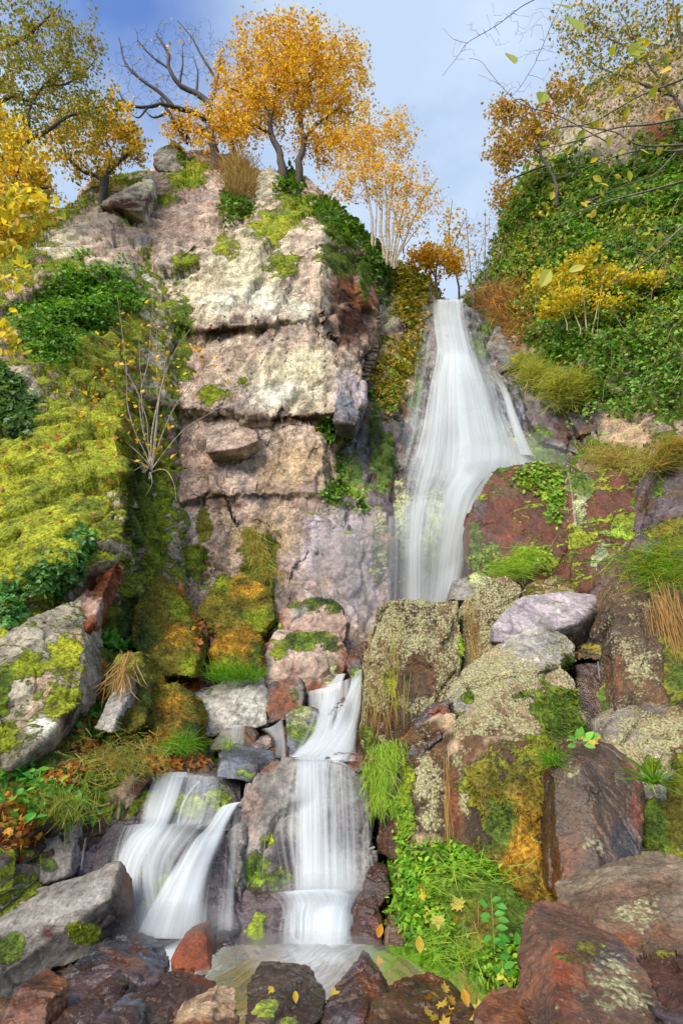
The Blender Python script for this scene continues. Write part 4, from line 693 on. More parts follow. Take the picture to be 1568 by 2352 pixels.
UP = [[(983,688,18.71,0.4),(995,688,18.64,0.7),(1008,688,18.57,0.9),(1025,688,18.50,1.0),(1042,688,18.57,0.9),(1058,688,18.64,0.8),(1070,688,18.71,0.4)],
 [(986,740,17.71,0.3),(998,740,17.64,0.6),(1010,740,17.57,0.7),(1030,740,17.50,0.9),(1048,740,17.57,0.8),(1064,740,17.64,0.6),(1082,740,17.71,0.3)],
 [(992,800,16.81,0.4),(1006,800,16.74,0.7),(1022,800,16.67,0.9),(1042,800,16.60,1.0),(1060,800,16.67,0.9),(1078,800,16.74,0.7),(1096,800,16.81,0.3)],
 [(984,828,16.41,0.5),(1003,828,16.34,0.9),(1022,828,16.27,1.2),(1043,828,16.20,1.3),(1064,828,16.27,1.2),(1088,828,16.34,0.9),(1116,828,16.41,0.4)],
 [(966,900,15.91,0.4),(988,900,15.84,0.7),(1012,900,15.77,0.9),(1045,900,15.70,1.0),(1080,900,15.77,0.8),(1116,900,15.84,0.7),(1156,900,15.91,0.3)],
 [(950,980,15.21,0.5),(975,980,15.14,0.8),(1005,980,15.07,0.8),(1048,980,15.00,0.7),(1095,980,15.07,0.8),(1140,980,15.14,0.7),(1192,980,15.21,0.4)],
 [(930,1040,14.71,0.6),(960,1040,14.64,0.9),(998,1040,14.57,0.7),(1050,1040,14.50,0.8),(1105,1040,14.57,0.9),(1160,1040,14.64,1.1),(1222,1040,14.71,0.6)],
 [(908,1082,14.21,0.7),(945,1082,14.14,1.0),(990,1082,14.07,0.7),(1045,1082,14.00,0.8),(1095,1082,14.07,1.1),(1140,1082,14.14,1.1),(1215,1082,14.21,0.5)],
 [(898,1130,13.91,0.7),(935,1130,13.84,1.1),(975,1130,13.77,0.6),(1020,1130,13.70,0.5),(1060,1130,13.77,1.1),(1095,1130,13.84,1.0),(1130,1130,13.91,0.4)],
 [(906,1210,13.56,0.6),(932,1210,13.49,1.2),(962,1210,13.42,0.7),(1000,1210,13.35,0.2),(1040,1210,13.42,0.9),(1066,1210,13.49,0.9),(1090,1210,13.56,0.4)],
 [(912,1290,13.21,0.5),(934,1290,13.14,1.2),(958,1290,13.07,0.6),(992,1290,13.00,0.15),(1026,1290,13.07,0.9),(1052,1290,13.14,0.8),(1078,1290,13.21,0.3)],
 [(910,1400,12.86,0.6),(934,1400,12.79,1.1),(960,1400,12.72,0.7),(986,1400,12.65,0.3),(1015,1400,12.72,0.9),(1040,1400,12.79,0.8),(1066,1400,12.86,0.4)]]
MIDV = [[(955,1150,13.8,.3),(990,1148,13.7,.45),(1020,1150,13.7,.3)],[(965,1260,13.3,.15),(990,1260,13.2,.25),(1015,1260,13.2,.2)],[(960,1390,12.75,.3),(985,1390,12.7,.35),(1010,1390,12.7,.3)]]
LV = [[(945,760,18.2,-.1),(968,750,18.0,.15),(996,745,17.6,.35)],[(935,860,17.1,-.05),(955,850,16.8,.15),(990,850,16.4,.4)],[(915,960,15.9,-.05),(938,955,15.6,.15),(975,955,15.2,.4)],[(890,1070,15.1,-.1),(910,1070,14.8,.2),(950,1070,14.3,.5)]]
RV = [[(1088,760,18.2,-.2),(1100,762,18.1,-.1),(1112,765,18.2,-.2)],[(1128,860,16.9,.2),(1142,860,16.8,.3),(1156,865,16.9,.1)],[(1150,910,16.3,.4),(1163,910,16.1,.75),(1176,912,16.2,.4)],[(1170,980,15.5,.5),(1184,980,15.3,.9),(1200,982,15.4,.5)],[(1188,1045,14.7,.6),(1208,1045,14.5,1.),(1232,1048,14.6,.5)]]
HM = [[(1090,1050,14.4,.1),(1115,1030,14.4,.3),(1140,1018,14.4,.4),(1165,1028,14.4,.3),(1185,1048,14.5,.1)],[(1080,1085,14.05,.4),(1110,1064,14.05,.9),(1140,1050,14.1,1.1),(1168,1056,14.15,.8),(1190,1072,14.3,.4)],[(1060,1130,13.7,.2),(1085,1118,13.7,.5),(1110,1104,13.75,.6),(1130,1098,13.85,.5),(1145,1100,13.95,.2)]]
SLW = [[(880,1190,13.2,.2),(900,1185,13.2,.45),(920,1180,13.2,.5)],[(880,1300,12.8,.15),(900,1300,12.75,.4),(918,1300,12.8,.5)],[(875,1410,12.4,.3),(895,1410,12.3,.5),(915,1410,12.4,.5)]]
ZB = zbuffer(['fall_rock', 'cliff', 'gully', 'poolstone'])
WIDE = [[(955,760,18.0,-.1),(1000,750,17.6,.3),(1040,750,17.4,.4),(1085,755,17.8,.2),(1110,765,18.1,-.1)],[(930,870,16.8,.0),(985,865,16.0,.45),(1045,860,15.8,.5),(1115,865,16.1,.5),(1165,875,16.6,.2)],[(905,990,15.4,.15),(970,985,15,.5),(1055,985,14.9,.5),(1150,985,15.1,.65),(1230,1000,15.5,.4)],[(880,1080,14.6,.2),(950,1075,14.2,.5),(1050,1080,14,.5),(1160,1066,14.2,.8),(1275,1056,14.6,.5)],[(880,1190,14,.15),(940,1190,13.6,.45),(1020,1190,13.4,.4),(1090,1180,13.6,.5),(1130,1150,13.9,.3)],[(885,1400,13,.1),(930,1400,12.7,.35),(985,1400,12.6,.3),(1040,1400,12.6,.35),(1080,1390,12.8,.2)]]
water('waterfall', [wsheet(WIDE, 3.5, 9, 1, .05), wsheet([[(1075,870,16.2,.0),(1110,872,16.4,.3),(1150,880,16.7,.1)],[(1090,950,15.5,.2),(1135,952,15.6,.55),(1180,960,15.8,.2)],[(1090,1030,14.8,.3),(1160,1030,14.8,1.1),(1230,1040,14.9,.7)],[(1080,1085,14.2,.4),(1160,1078,14.3,1.2),(1275,1072,14.5,.7)]], 3.5, 10, 1, .05), wsheet(UP, 3.2, 1, 2, .09, .14), wsheet(MIDV, 4, 4, 1), wsheet(LV, 4, 5, 1), wsheet(RV, 3.5, 6, 2, .03), wsheet(SLW, 4, 8, 1)], 'tall white waterfall fanning down dark rock between the cliff and the ivy hillside')
M1 = [[(806,1548,9.6,.6),(822,1540,9.5,.95),(836,1535,9.6,.6)],[(790,1600,8.95,.8),(814,1600,8.85,1.1),(834,1600,8.95,.7)],[(755,1660,8.3,.8),(798,1660,8.2,1.15),(830,1660,8.35,.7)],[(690,1720,7.65,.8),(760,1714,7.5,1.15),(828,1710,7.6,.7)],[(630,1746,7.3,.6),(740,1746,7.1,1.2),(808,1744,7.15,.8)]]
M2 = [[(764,1552,9.6,.4),(782,1548,9.5,.9),(800,1546,9.6,.6)],[(735,1590,9.15,.6),(763,1588,9.05,1.),(788,1588,9.1,.7)],[(728,1635,8.65,.7),(752,1635,8.5,1.05),(780,1635,8.55,.8)],[(708,1690,8.0,.8),(735,1690,7.85,1.05),(765,1690,7.95,.8)],[(655,1740,7.4,.8),(700,1738,7.25,1.2),(745,1738,7.25,.9)]]
M3 = [[(697,1590,9.2,.5),(735,1582,9.15,.7),(772,1576,9.15,.8)],[(697,1622,8.9,.6),(735,1624,8.7,.8),(772,1620,8.7,.9)],[(700,1640,8.6,.3),(735,1640,8.5,.6),(770,1640,8.5,.7)]]
M4 = [[(590,1676,8.5,.4),(625,1668,8.45,.7),(658,1642,8.5,.6)],[(624,1700,8.0,.5),(641,1700,7.9,.8),(660,1700,7.9,.7)],[(626,1740,7.5,.5),(642,1740,7.4,.75),(664,1740,7.4,.6)]]
M5 = [[(520,1668,8.35,.4),(545,1665,8.3,.6),(572,1667,8.35,.4)],[(510,1722,7.95,.3),(535,1722,7.9,.55),(565,1722,7.95,.35)]]
ZB = zbuffer(['stream_bed', 'midcasc', 'midcascb', 'redledge', 'redgrey', 'stepgrey', 'knob', 'darkslab', 'center', 'cliff', 'pinklow'])
MV = [[(700,1590,9.2,.2),(770,1570,9.3,.4),(836,1545,9.5,.4)],[(690,1650,8.5,.3),(765,1650,8.4,.5),(834,1640,8.6,.5)],[(655,1710,7.8,.4),(750,1710,7.7,.6),(832,1700,7.8,.5)],[(625,1750,7.3,.5),(740,1750,7.1,.8),(830,1748,7.2,.6)]]
water('cascade', [wsheet(MV, 3.5, 16, 1, .05), wsheet(M1, 3.5, 11, 3, .05, .07), wsheet(M2, 3.5, 12, 2, .04, .06), wsheet(M3, 4, 13, 1, .03), wsheet(M4, 3.5, 14, 1, .03), wsheet(M5, 3.5, 15, 1, .02)], 'middle cascade slanting over boulders below the red wedge stone')
L1 = [[(664,1748,7.5,.1),(690,1744,7.45,.5),(720,1744,7.45,.6),(762,1748,7.45,.4),(812,1768,7.4,.2),(848,1788,7.4,.3)],[(664,1744,7.05,.2),(690,1742,6.95,.8),(720,1742,6.9,.9),(762,1746,6.9,.35),(812,1764,6.95,.25),(848,1784,7.0,.55)],
 [(664,1785,6.8,.2),(690,1782,6.68,.95),(722,1782,6.62,.95),(757,1785,6.62,.3),(804,1792,6.64,.15),(852,1802,6.75,.7)],
 [(666,1900,6.45,.25),(690,1900,6.32,.85),(725,1900,6.28,.75),(762,1900,6.28,.3),(808,1900,6.32,.15),(864,1900,6.4,.75)],
 [(660,2045,6.0,.5),(690,2045,5.9,1.),(725,2045,5.85,1.),(767,2045,5.85,.75),(812,2045,5.9,.6),(856,2045,5.98,.8)]]
L2 = [[(596,2056,6.05,.3),(660,2047,5.9,.9),(725,2043,5.8,1.3),(780,2043,5.8,1.3),(838,2045,5.95,.8)],[(622,2076,5.75,.4),(680,2074,5.66,1.),(740,2068,5.57,1.3),(790,2068,5.57,1.3),(832,2074,5.7,.8)],[(636,2108,5.56,.4),(680,2110,5.46,.75),(725,2104,5.4,.95),(772,2100,5.4,1.3),(820,2100,5.5,.9)],[(632,2200,5.3,.4),(680,2204,5.2,.65),(725,2204,5.15,1.05),(767,2204,5.15,1.3),(808,2204,5.2,.8)]]
VC = [[(630,1752,7.0,.1),(760,1752,6.9,.35),(862,1790,6.98,.4)],[(580,1900,6.42,.15),(760,1900,6.3,.45),(874,1900,6.42,.55)],[(610,2050,6.0,.3),(760,2050,5.88,.65),(872,2050,5.98,.6)],[(590,2200,5.5,.35),(740,2200,5.3,.8),(840,2200,5.4,.6)]]
ZB = zbuffer(['stream_bed', 'center', 'lowledge', 'pillar', 'redledge', 'midcascb'])
water('cascade', [wsheet(VC, 3., 24, 1, .03, .05), wsheet(L1, 3., 21, 2, .03, .05), wsheet(L2, 3., 22, 3, .04, .05), trick([(612,1900,6.35),(606,1960,6.22),(602,2030,6.1)], 4, .6, 23)], 'main lower fall dropping over the big grey block in the centre')
C1 = [[(366,1790,7.3,.0),(395,1786,7.3,.3),(425,1785,7.3,.3),(462,1790,7.3,.0)],[(346,1784,6.9,.3),(385,1777,6.8,.55),(420,1776,6.8,.4),(458,1783,6.9,.3)],[(322,1840,6.35,.5),(360,1840,6.25,.65),(400,1840,6.25,.5),(428,1840,6.35,.35)],[(312,1892,6.15,.7),(345,1890,6.02,.8),(378,1892,6.05,.6),(400,1897,6.15,.4)],[(282,1930,6.0,.6),(305,1930,5.9,.8),(348,1930,5.92,.6),(385,1932,6.0,.35)],[(258,1990,5.88,.6),(280,1990,5.8,.7),(316,1990,5.85,.5),(355,1990,5.9,.25)],[(250,2080,5.75,.3),(275,2080,5.72,.5),(302,2080,5.75,.3),(335,2080,5.8,.15)]]
C2 = [[(520,1852,6.9,.1),(545,1846,6.9,.4),(560,1844,6.9,.2)],[(500,1856,6.5,.5),(528,1849,6.45,.95),(553,1845,6.5,.7)],[(462,1902,6.1,.6),(494,1900,6.05,.75),(532,1890,6.12,.8)],[(426,1932,5.92,.6),(474,1930,5.82,.85),(522,1925,5.88,.9)],[(385,2000,5.66,.7),(440,2000,5.55,1.0),(500,2000,5.66,.85)],[(335,2080,5.48,.7),(410,2080,5.36,1.05),(494,2080,5.48,.75)],[(290,2152,5.36,.7),(390,2156,5.26,1.15),(494,2156,5.36,.7)]]
C3 = [[(505,1860,6.5,.1),(535,1850,6.5,.3),(556,1850,6.55,.2)],[(500,2000,6.0,.2),(525,2000,5.98,.35),(550,2000,6.05,.2)],[(494,2150,5.6,.4),(515,2150,5.58,.45),(545,2150,5.62,.3)]]
C4 = [[(300,1920,6.0,.3),(345,1918,5.95,.5),(440,1925,6.0,.2)],[(300,2040,5.8,.1),(345,2040,5.78,.25),(400,2040,5.8,.2)],[(290,2150,5.55,.2),(330,2150,5.5,.3),(390,2150,5.5,.3)]]
VE = [[(340,1785,6.85,.2),(430,1780,6.8,.5),(566,1790,6.85,.45)],[(290,1885,6.3,.35),(400,1885,6.25,.7),(555,1880,6.3,.65)],[(250,1905,6.12,.7),(370,1900,6.08,1.),(515,1915,6.1,.7)],[(235,2000,5.9,.4),(330,2000,5.88,.7),(440,2000,5.9,.6)],[(250,2150,5.6,.5),(350,2150,5.55,.6),(450,2150,5.55,.6)]]
ZB = zbuffer(['stream_bed', 'tierA', 'tierB', 'pillar', 'leftbrown', 'center', 'mossy_slope'])
water('cascade', [wsheet(VE, 3., 39, 1, .03, .05), wsheet(C1, 3., 31, 2, .03, .05), wsheet(C2, 3., 32, 3, .04, .05), wsheet(C3, 3, 33, 1, .02), wsheet(C4, 3, 36, 1, .02), trick([(458,1795,6.75),(432,1825,6.4),(416,1860,6.3),(408,1900,6.15)], 5, .85, 34), trick([(488,1805,6.7),(472,1850,6.35),(455,1905,6.1)], 7, .6, 35), trick([(198,1925,6.05),(192,1960,5.98),(187,2000,5.9)], 5, .7, 37), trick([(275,1840,6.55),(270,1885,6.4)], 3, .5, 38)], 'left-hand cascade spreading over mossy steps into the pool')
ZB = zbuffer(['recess', 'ledge', 'hillside'])
water('trickle', [trick([(1399,1512,7.95),(1412,1580,7.6),(1424,1685,7.15)], 5, .8, 41), trick([(1372,1520,7.95),(1376,1560,7.8)], 3, .5, 42)], 'thin trickle falling from the ledge stone under the lilac slab')
ZB = zbuffer(['redblockb', 'redblock'])
water('trickle', [trick([(1478,1088,12.3),(1488,1130,12.1),(1497,1180,11.8)], 5, .85, 43)], 'thin trickle down the right-hand red block')
water('trickle', [trick([(1303,1085,12.8),(1312,1130,12.6),(1322,1210,12.2)], 5, .6, 44)], 'faint trickle between the two red blocks')
# running water among the stones
nx, ny = 300, 240
xs = np.linspace(-3.6, 1.9, nx); ys = np.linspace(2.6, 6.15, ny)
X, Y_ = np.meshgrid(xs, ys)
Z = -.20 + .155 * np.clip(Y_ - 4.1, -1.5, 1.35)
q = np.stack([X.ravel() * 2.2 + Y_.ravel() * 1.2, Y_.ravel() * 1.1, X.ravel() * 0], 1)
n = fbm(q, 4, 77).reshape(X.shape); Z = Z + .025 * n - .17 * sst(1.0, 2.6, -X)
V = np.stack([X, Y_, Z], -1).reshape(-1, 3)
px_, py_, _ = proj(V)
w = -.6 + .8 * fbm(q * 1.3 + 5, 5, 78)
for cx_, cy_, rx_, ry_, a in [(390,2150,140,22,.9),(720,2200,130,26,1.1),(590,2215,80,20,.5),(380,2200,40,50,.5),(360,2265,60,60,.5),(130,2270,60,60,.6),(270,2330,60,50,.6),(480,2270,60,30,.4),(560,2290,40,60,.4),(530,2225,90,16,.45),(780,2240,60,30,.5),(930,2280,40,40,.5),(760,2300,20,50,.4)]:
    w = w + a * np.exp(-(((px_ - cx_) / rx_) ** 2 + ((py_ - cy_) / ry_) ** 2))
ang = R(-35)
uv = np.stack([(X * math.cos(ang) + Y_ * math.sin(ang)) * .25 + .03 * n, (-X * math.sin(ang) + Y_ * math.cos(ang)) * .25], -1).reshape(-1, 2)
o = mk('stream_water', V, [gridfaces(ny, nx)], M_POOL, None, {'w': w}, True, uv)
tag(o, 'milky brown stream water running between wet stones', 'water', kind='structure')
# ------------------------------------------------------------------ leaves, moss, grass
RNG = np.random.default_rng(5)
TM = {
 'tri': (np.array([(-.16,0,0),(.16,0,0),(0,1,0)]), [np.array([[0,1,2]])]),
 'diamond': (np.array([(0,0,0),(.36,.45,.10),(0,1,0),(-.36,.45,.10)]), [np.array([[0,1,2],[0,2,3]])]),
 'ivy': (np.array([(0,0,0),(.34,-.1,.03),(.52,.3,.06),(.26,.5,.03),(0,1,0),(-.26,.5,.03),(-.52,.3,.06),(-.34,-.1,.03),(0,.35,-.03)]), [np.array([[8,i,(i+1)%8] for i in range(8)])]),
 'blade': (np.array([(-.014,0,0),(.014,0,0),(.013,.4,.06),(-.013,.4,.06),(.009,.75,.2),(-.009,.75,.2),(0,1,.42)]), [np.array([[0,1,2,3],[3,2,4,5]]), np.array([[5,4,6]])]),
 'straw': (np.array([(-.0034,0,0),(.0034,0,0),(.0034,.5,.06),(-.0034,.5,.06),(.02,1,.0)]), [np.array([[0,1,2,3]]), np.array([[3,2,4]])]),
 'oval': (np.array([(0,0,0),(.2,.2,.05),(.3,.5,.08),(.2,.8,.05),(0,1.05,0),(-.2,.8,.05),(-.3,.5,.08),(-.2,.2,.05),(0,.5,0)]), [np.array([[8,i,(i+1)%8] for i in range(8)])]),
 'maple': (np.array([(0,-.25,0),(.05,0,0),(.3,-.05,.04),(.28,.12,.05),(.62,.2,.1),(.42,.36,.06),(.5,.6,.1),(.22,.52,.04),(0,1,.05),(-.22,.52,.04),(-.5,.6,.1),(-.42,.36,.06),(-.62,.2,.1),(-.28,.12,.05),(-.3,-.05,.04),(-.05,0,0),(0,.3,-.02)]), [np.array([[16,i,(i+1)%16] for i in range(16)])]),
}
def leafmesh(name, Pt, A, Nn, Sz, Cl, tmpl, mat, parent=None):
    T, fs = TM[tmpl]; n = len(Pt); k = len(T)
    A = nrm(A); X = nrm(np.cross(A, Nn)); Z_ = np.cross(X, A)
    V = Pt[:, None] + Sz[:, None, None] * (T[None, :, 0:1] * X[:, None] + T[None, :, 1:2] * A[:, None] + T[None, :, 2:3] * Z_[:, None])
    off = (np.arange(n) * k)[:, None, None]
    faces = [(f[None] + off).reshape(-1, f.shape[1]) for f in fs]
    return mk(name, V.reshape(-1, 3), faces, mat, parent, {'col': np.repeat(Cl, k, 0)}, False)
def rnd(n): return nrm(RNG.normal(size=(n, 3)))
def sample(surf, wv, n=None, per_px=None, margin=60, vis=.25):
    """points on a surface, weighted by wv; per_px: one point per so many square pixels of the tracing sheet"""
    V, Fq, N = surf[0], surf[1][0], surf[2]
    p = V[Fq]; c = p.mean(1); nn = N[Fq].mean(1)
    area = np.linalg.norm(np.cross(p[:, 2] - p[:, 0], p[:, 3] - p[:, 1]), axis=1) / 2
    px, py, d = proj(c)
    view = nrm(c - (0, 0, CAMZ)); fac = -(nn * view).sum(1)
    ok = (px > -margin) & (px < 1568 + margin) & (py > -margin) & (py < 2352 + margin) & (fac > -vis) & (d > .3)
    wt_ = wv[Fq].mean(1) * ok
    if n is None: n = int((area * wt_ * np.clip(fac, .25, 1) * (F / np.maximum(d, .3)) ** 2).sum() / per_px)
    if n <= 0: return None
    wt_ = wt_ * area
    if wt_.sum() <= 0: return None
    i = RNG.choice(len(wt_), n, p=wt_ / wt_.sum())
    u, v = RNG.random(n)[:, None], RNG.random(n)[:, None]
    q = p[i]
    pt = q[:, 0] * (1 - u) * (1 - v) + q[:, 1] * u * (1 - v) + q[:, 2] * u * v + q[:, 3] * (1 - u) * v
    return pt, nrm(nn[i]), Fq[i][:, 0], np.linalg.norm(pt - (0, 0, CAMZ), axis=1)
DOWN = np.array([0, 0, -1.])
# shaggy moss on every mossy surface
for key, s in list(SURF.items()) + list(ROCKS.items()):
    if key in ('stream_bed',): continue
    V, Fq, N, at, ob = s
    ms = at['mcol'][:, 3]
    r = sample(s, np.clip(ms - .35, 0, 1) ** 1.2 * (fbm(V * 6, 3, 3) > -.15), per_px=5.5 if key != 'hillside' else 9)
    if r is None or len(r[0]) < 30: continue
    pt, nn, vi, d = r; n = len(pt)
    A = nn * .55 + DOWN * RNG.uniform(.2, .9, (n, 1)) + rnd(n) * .6
    sz = d / F * RNG.uniform(4, 10, n) * (1.7 if key in ('mosscol', 'mossbig') else .62 if key == 'mossy_slope' else 1.0)
    c = at['mcol'][vi, :3] * RNG.uniform(.55, 1.6, (n, 1)) * (1 + RNG.normal(0, .1, (n, 3)))
    leafmesh('moss', pt - nn * .01, A, rnd(n), sz, np.clip(c, 0.005, .9), 'tri', M_MOSS, ob)['kind'] = 'stuff'
# ivy and undergrowth
def surfmask(s, zs, seed, sc=1.2):
    px, py, _ = proj(s[0]); m = np.zeros(len(px))
    for i, z in enumerate(zs): m = np.maximum(m, zone(s[0], px, py, z, sc, seed + i) * (z[5] if len(z) > 5 else 1))
    return m
def pick(cols, n, jit=.25):
    c = np.array([C(q) for q in cols])[RNG.integers(0, len(cols), n)]
    return np.clip(c * RNG.uniform(1 - jit, 1 + jit, (n, 1)), .004, .95)
def cover(s, name, label, cat, zs, per_px, size, cols, tmpl='ivy', depth=.35, lump=1.1, mat=None, seed=7, kind='stuff', droop=.5, par=None, part=None):
    m = surfmask(s, zs, seed)
    r = sample(s, m, per_px=per_px)
    pt, nn, vi, d = r; n = len(pt)
    h = np.clip(.45 + .9 * fbm(pt * lump, 4, seed + 9), 0, 1.3)
    t = RNG.random(n) ** .6
    up = np.array([0, 0, 1.])
    pt = pt + nn * (depth * h * t)[:, None] + up * (depth * .3 * h * t)[:, None] + rnd(n) * .03
    Nn = nrm(nn * .8 + up * .5 + rnd(n) * .7)
    A = nrm(DOWN * droop + nn * .3 + rnd(n) * .7)
    sz = d / F * RNG.uniform(size[0], size[1], n)
    o = leafmesh(name, pt, A, Nn, sz, pick(cols, n, .35), tmpl, mat or M_IVY)
    tag(o, label, cat, kind=kind); return o
IVYC = [(.06,.17,.02),(.09,.24,.025),(.13,.30,.03),(.19,.36,.05),(.05,.13,.02)]
HS = SURF['hillside']; SS = SURF['mossy_slope']; CS = SURF['cliff']; GS = SURF['gully']; FS = SURF['fall_rock']
cover(HS, 'ivy', 'dense dark ivy blanketing the steep right hillside', 'ivy', [(1420,640,300,180),(1470,860,190,140),(1340,480,150,110),(1560,480,120,160),(1200,560,40,110),(1290,800,70,60)], 4.4, (4, 9), IVYC + [(.16,.22,.03),(.2,.26,.04)], depth=1.0, lump=.9, kind=None)
cover(HS, 'bramble', 'yellowing bramble scrub among the ivy below the rocky crest', 'bramble', [(1340,660,120,90),(1440,540,150,60,-30),(1210,640,50,120),(1500,760,80,60),(1250,480,60,60),(1540,650,60,60)], 14, (5, 10), [(.34,.36,.04),(.24,.33,.04),(.16,.28,.03),(.45,.32,.05)], 'oval', depth=1.0, lump=.9, seed=17, kind=None)
cover(SS, 'ivy', 'patch of dark ivy spreading over the upper mossy slope', 'ivy', [(175,705,135,85,-25),(120,790,80,55),(290,690,45,26,20)], 3.6, (4, 9), IVYC[:4], depth=.35, lump=1.6, seed=27, kind=None)
cover(SS, 'ivy', 'ivy trailing across the left edge of the moss slope under a bare pink patch', 'ivy', [(30,950,70,50,-35),(10,900,50,50)], 8, (9, 15), [(.08,.16,.05),(.12,.22,.08),(.06,.13,.03)], depth=.2, seed=37, kind=None)
cover(SS, 'ivy', 'small-leaved ivy on the lower edge of the mossy slope above the pale slab', 'ivy', [(110,1330,95,50,-30),(190,1260,36,36),(20,1400,40,60)], 17, (7, 14), [(.05,.16,.04),(.08,.24,.06),(.14,.32,.1)], depth=.16, seed=47, kind=None)
cover(GS, 'ferns', 'yellow and orange plants hanging in the cleft beside the waterfall', 'plants', [(930,640,70,40,25),(935,700,40,60),(900,830,60,60),(880,900,50,50),(950,790,20,80)], 7, (6, 11), [(.32,.30,.03),(.16,.24,.03),(.45,.26,.03),(.4,.33,.05)], 'oval', depth=.3, seed=57)
cover(CS, 'shrubs', 'dark green low shrubs clinging to the cliff top right of the golden tree', 'shrubs', [(800,530,80,40,38),(750,490,60,24,30),(850,590,24,40),(540,475,34,50),(660,425,34,30),(870,630,20,70)], 9, (9, 15), [(.04,.12,.016),(.08,.18,.02),(.12,.2,.02)], 'oval', depth=.35, seed=67)
cover(CS, 'hanging_plants', 'tufts of green plants growing in cracks of the wet rock beside the nose', 'plants', [(765,985,36,36,40),(800,1090,30,80),(765,1130,34,30),(830,1160,26,30)], 13, (8, 14), [(.08,.2,.02),(.16,.3,.03),(.05,.13,.02)], 'oval', depth=.2, seed=77)
RB = ROCKS
cover(RB['bank'], 'watercress', 'bright cress and small leaves covering the green mound', 'plants', [(960,2040,70,110),(1000,2140,70,90),(1180,2230,90,60),(1060,1990,90,50)], 9, (7, 15), [(.12,.32,.02),(.2,.42,.03),(.3,.46,.04),(.09,.24,.02)], 'oval', depth=.08, lump=4, seed=87, mat=M_LEAF)
cover(RB['lcol'], 'watercress', 'fresh green strip of cress down the lichen pillar', 'plants', [(925,1920,24,120),(900,1850,10,40)], 12, (6, 12), [(.16,.36,.02),(.26,.44,.03),(.32,.4,.05)], 'oval', depth=.05, lump=4, seed=97, mat=M_LEAF)
cover(RB['redblock'], 'hanging_plants', 'bright green plants draped over the top of the rust-red block', 'plants', [(1235,1095,66,40),(1275,1150,30,60),(1120,1290,36,36),(1230,1280,50,30)], 16, (7, 12), [(.12,.3,.02),(.24,.4,.03),(.3,.38,.05)], 'oval', depth=.12, lump=2, seed=107)
# ground plants on the left bank
cover(SS, 'herbs', 'green herbs and nettles on the leaf-covered left bank', 'plants', [(60,1800,100,60),(170,1830,90,40),(230,1650,60,50),(260,1480,40,24),(120,1860,90,30)], 30, (14, 26), [(.05,.22,.03),(.09,.3,.04),(.14,.34,.03)], 'oval', depth=.14, lump=3, seed=117)
# fallen leaves
LITC = [(.55,.26,.03),(.5,.17,.03),(.38,.12,.03),(.6,.36,.06),(.3,.12,.05),(.5,.22,.08)]
def litter(s, label, zs, per_px, size, seed, cols=LITC, tm='maple', lift=.02):
    m = surfmask(s, zs, seed)
    r = sample(s, m, per_px=per_px)
    if r is None: return
    pt, nn, vi, d = r; n = len(pt)
    o = leafmesh('fallen_leaves', pt + nn * RNG.uniform(.005, lift * 2, (n, 1)), nrm(rnd(n) - nn * .2), nrm(nn + rnd(n) * .45), d / F * RNG.uniform(*size, n), pick(cols, n, .3), tm, M_LEAF)
    tag(o, label, 'leaf litter', kind='stuff')
litter(SS, 'orange fallen leaves drifted over the left bank', [(300,1740,90,24,-15),(60,1850,90,40),(230,1720,60,20),(220,1600,30,80,20),(20,1920,60,40),(400,1640,40,60,50),(430,1580,60,16,15),(360,1700,40,20),(180,1770,60,20),(120,1790,60,24)], 22, (9, 15), 3)
litter(SS, 'small dead leaves scattered over the moss of the big slope', [(120,1100,200,200,-35),(250,850,120,120),(60,1500,80,80)], 900, (8, 14), 83)
litter(RB['litterstone'], 'russet fallen leaves heaped on the low stones by the left cascade', [(400,1755,90,22,-5),(330,1770,40,14),(450,1750,30,20)], 22, (9, 15), 13)
litter(RB['humpC'], 'orange leaves caught down the side of the olive moss mound', [(430,1350,20,40,-30),(450,1470,16,80)], 60, (11, 18), 23)
litter(RB['humpD'], 'leaves caught on the ochre moss mound', [(450,1350,24,40),(480,1440,24,24)], 70, (11, 17), 33)
litter(RB['bank'], 'yellow leaves lodged in the green mound', [(1000,2110,80,80),(1190,2230,70,50)], 700, (16, 30), 43, [(.6,.42,.05),(.62,.5,.1),(.55,.3,.03)])
litter(RB['s_flat'], 'wet yellow leaves plastered on the low red-brown rock', [(1000,2320,90,30),(1080,2310,40,30)], 500, (16, 30), 53, [(.6,.36,.03),(.62,.46,.08),(.5,.24,.02)])
litter(RB['redcol'], 'orange leaves heaped on top of the wet red column', [(1370,1702,50,12)], 60, (18, 30), 63, [(.62,.36,.03),(.6,.28,.03),(.6,.45,.08)])
litter(RB['purp'], 'orange leaves on the wet purple-red stones', [(935,1690,30,16),(1000,1640,20,16)], 120, (14, 22), 73)
# single leaves one can point to
def one_leaf(px, py, Y, size, colr, label, rot=0., tm='maple', tilt=.5):
    p = P(px, py, Y); v = nrm(p - (0, 0, CAMZ)); nn = nrm(-v + np.array([0, 0, tilt]))
    ax = nrm(np.cross(nn, (0, 1., .3))); ay = np.cross(nn, ax)
    A = ax * math.cos(R(rot)) + ay * math.sin(R(rot))
    d = np.linalg.norm(p - (0, 0, CAMZ))
    o = leafmesh('fallen_leaf', p[None], A[None], nn[None], np.array([d / F * size * .6]), np.array([C(colr)]) * .75, tm, M_LEAF)
    tag(o, label, 'leaf')
YL = (.66,.48,.06); OL = (.62,.33,.03)
one_leaf(1005,2105,5.15,40,(.7,.58,.14),'broad pale-yellow leaf hanging on the green mound',80)
one_leaf(965,2190,4.95,46,YL,'long yellow leaf drooping low on the green mound',265,'oval')
one_leaf(1062,2270,4.5,44,OL,'upright orange-yellow leaf stuck between stones below the green mound',95,'oval')
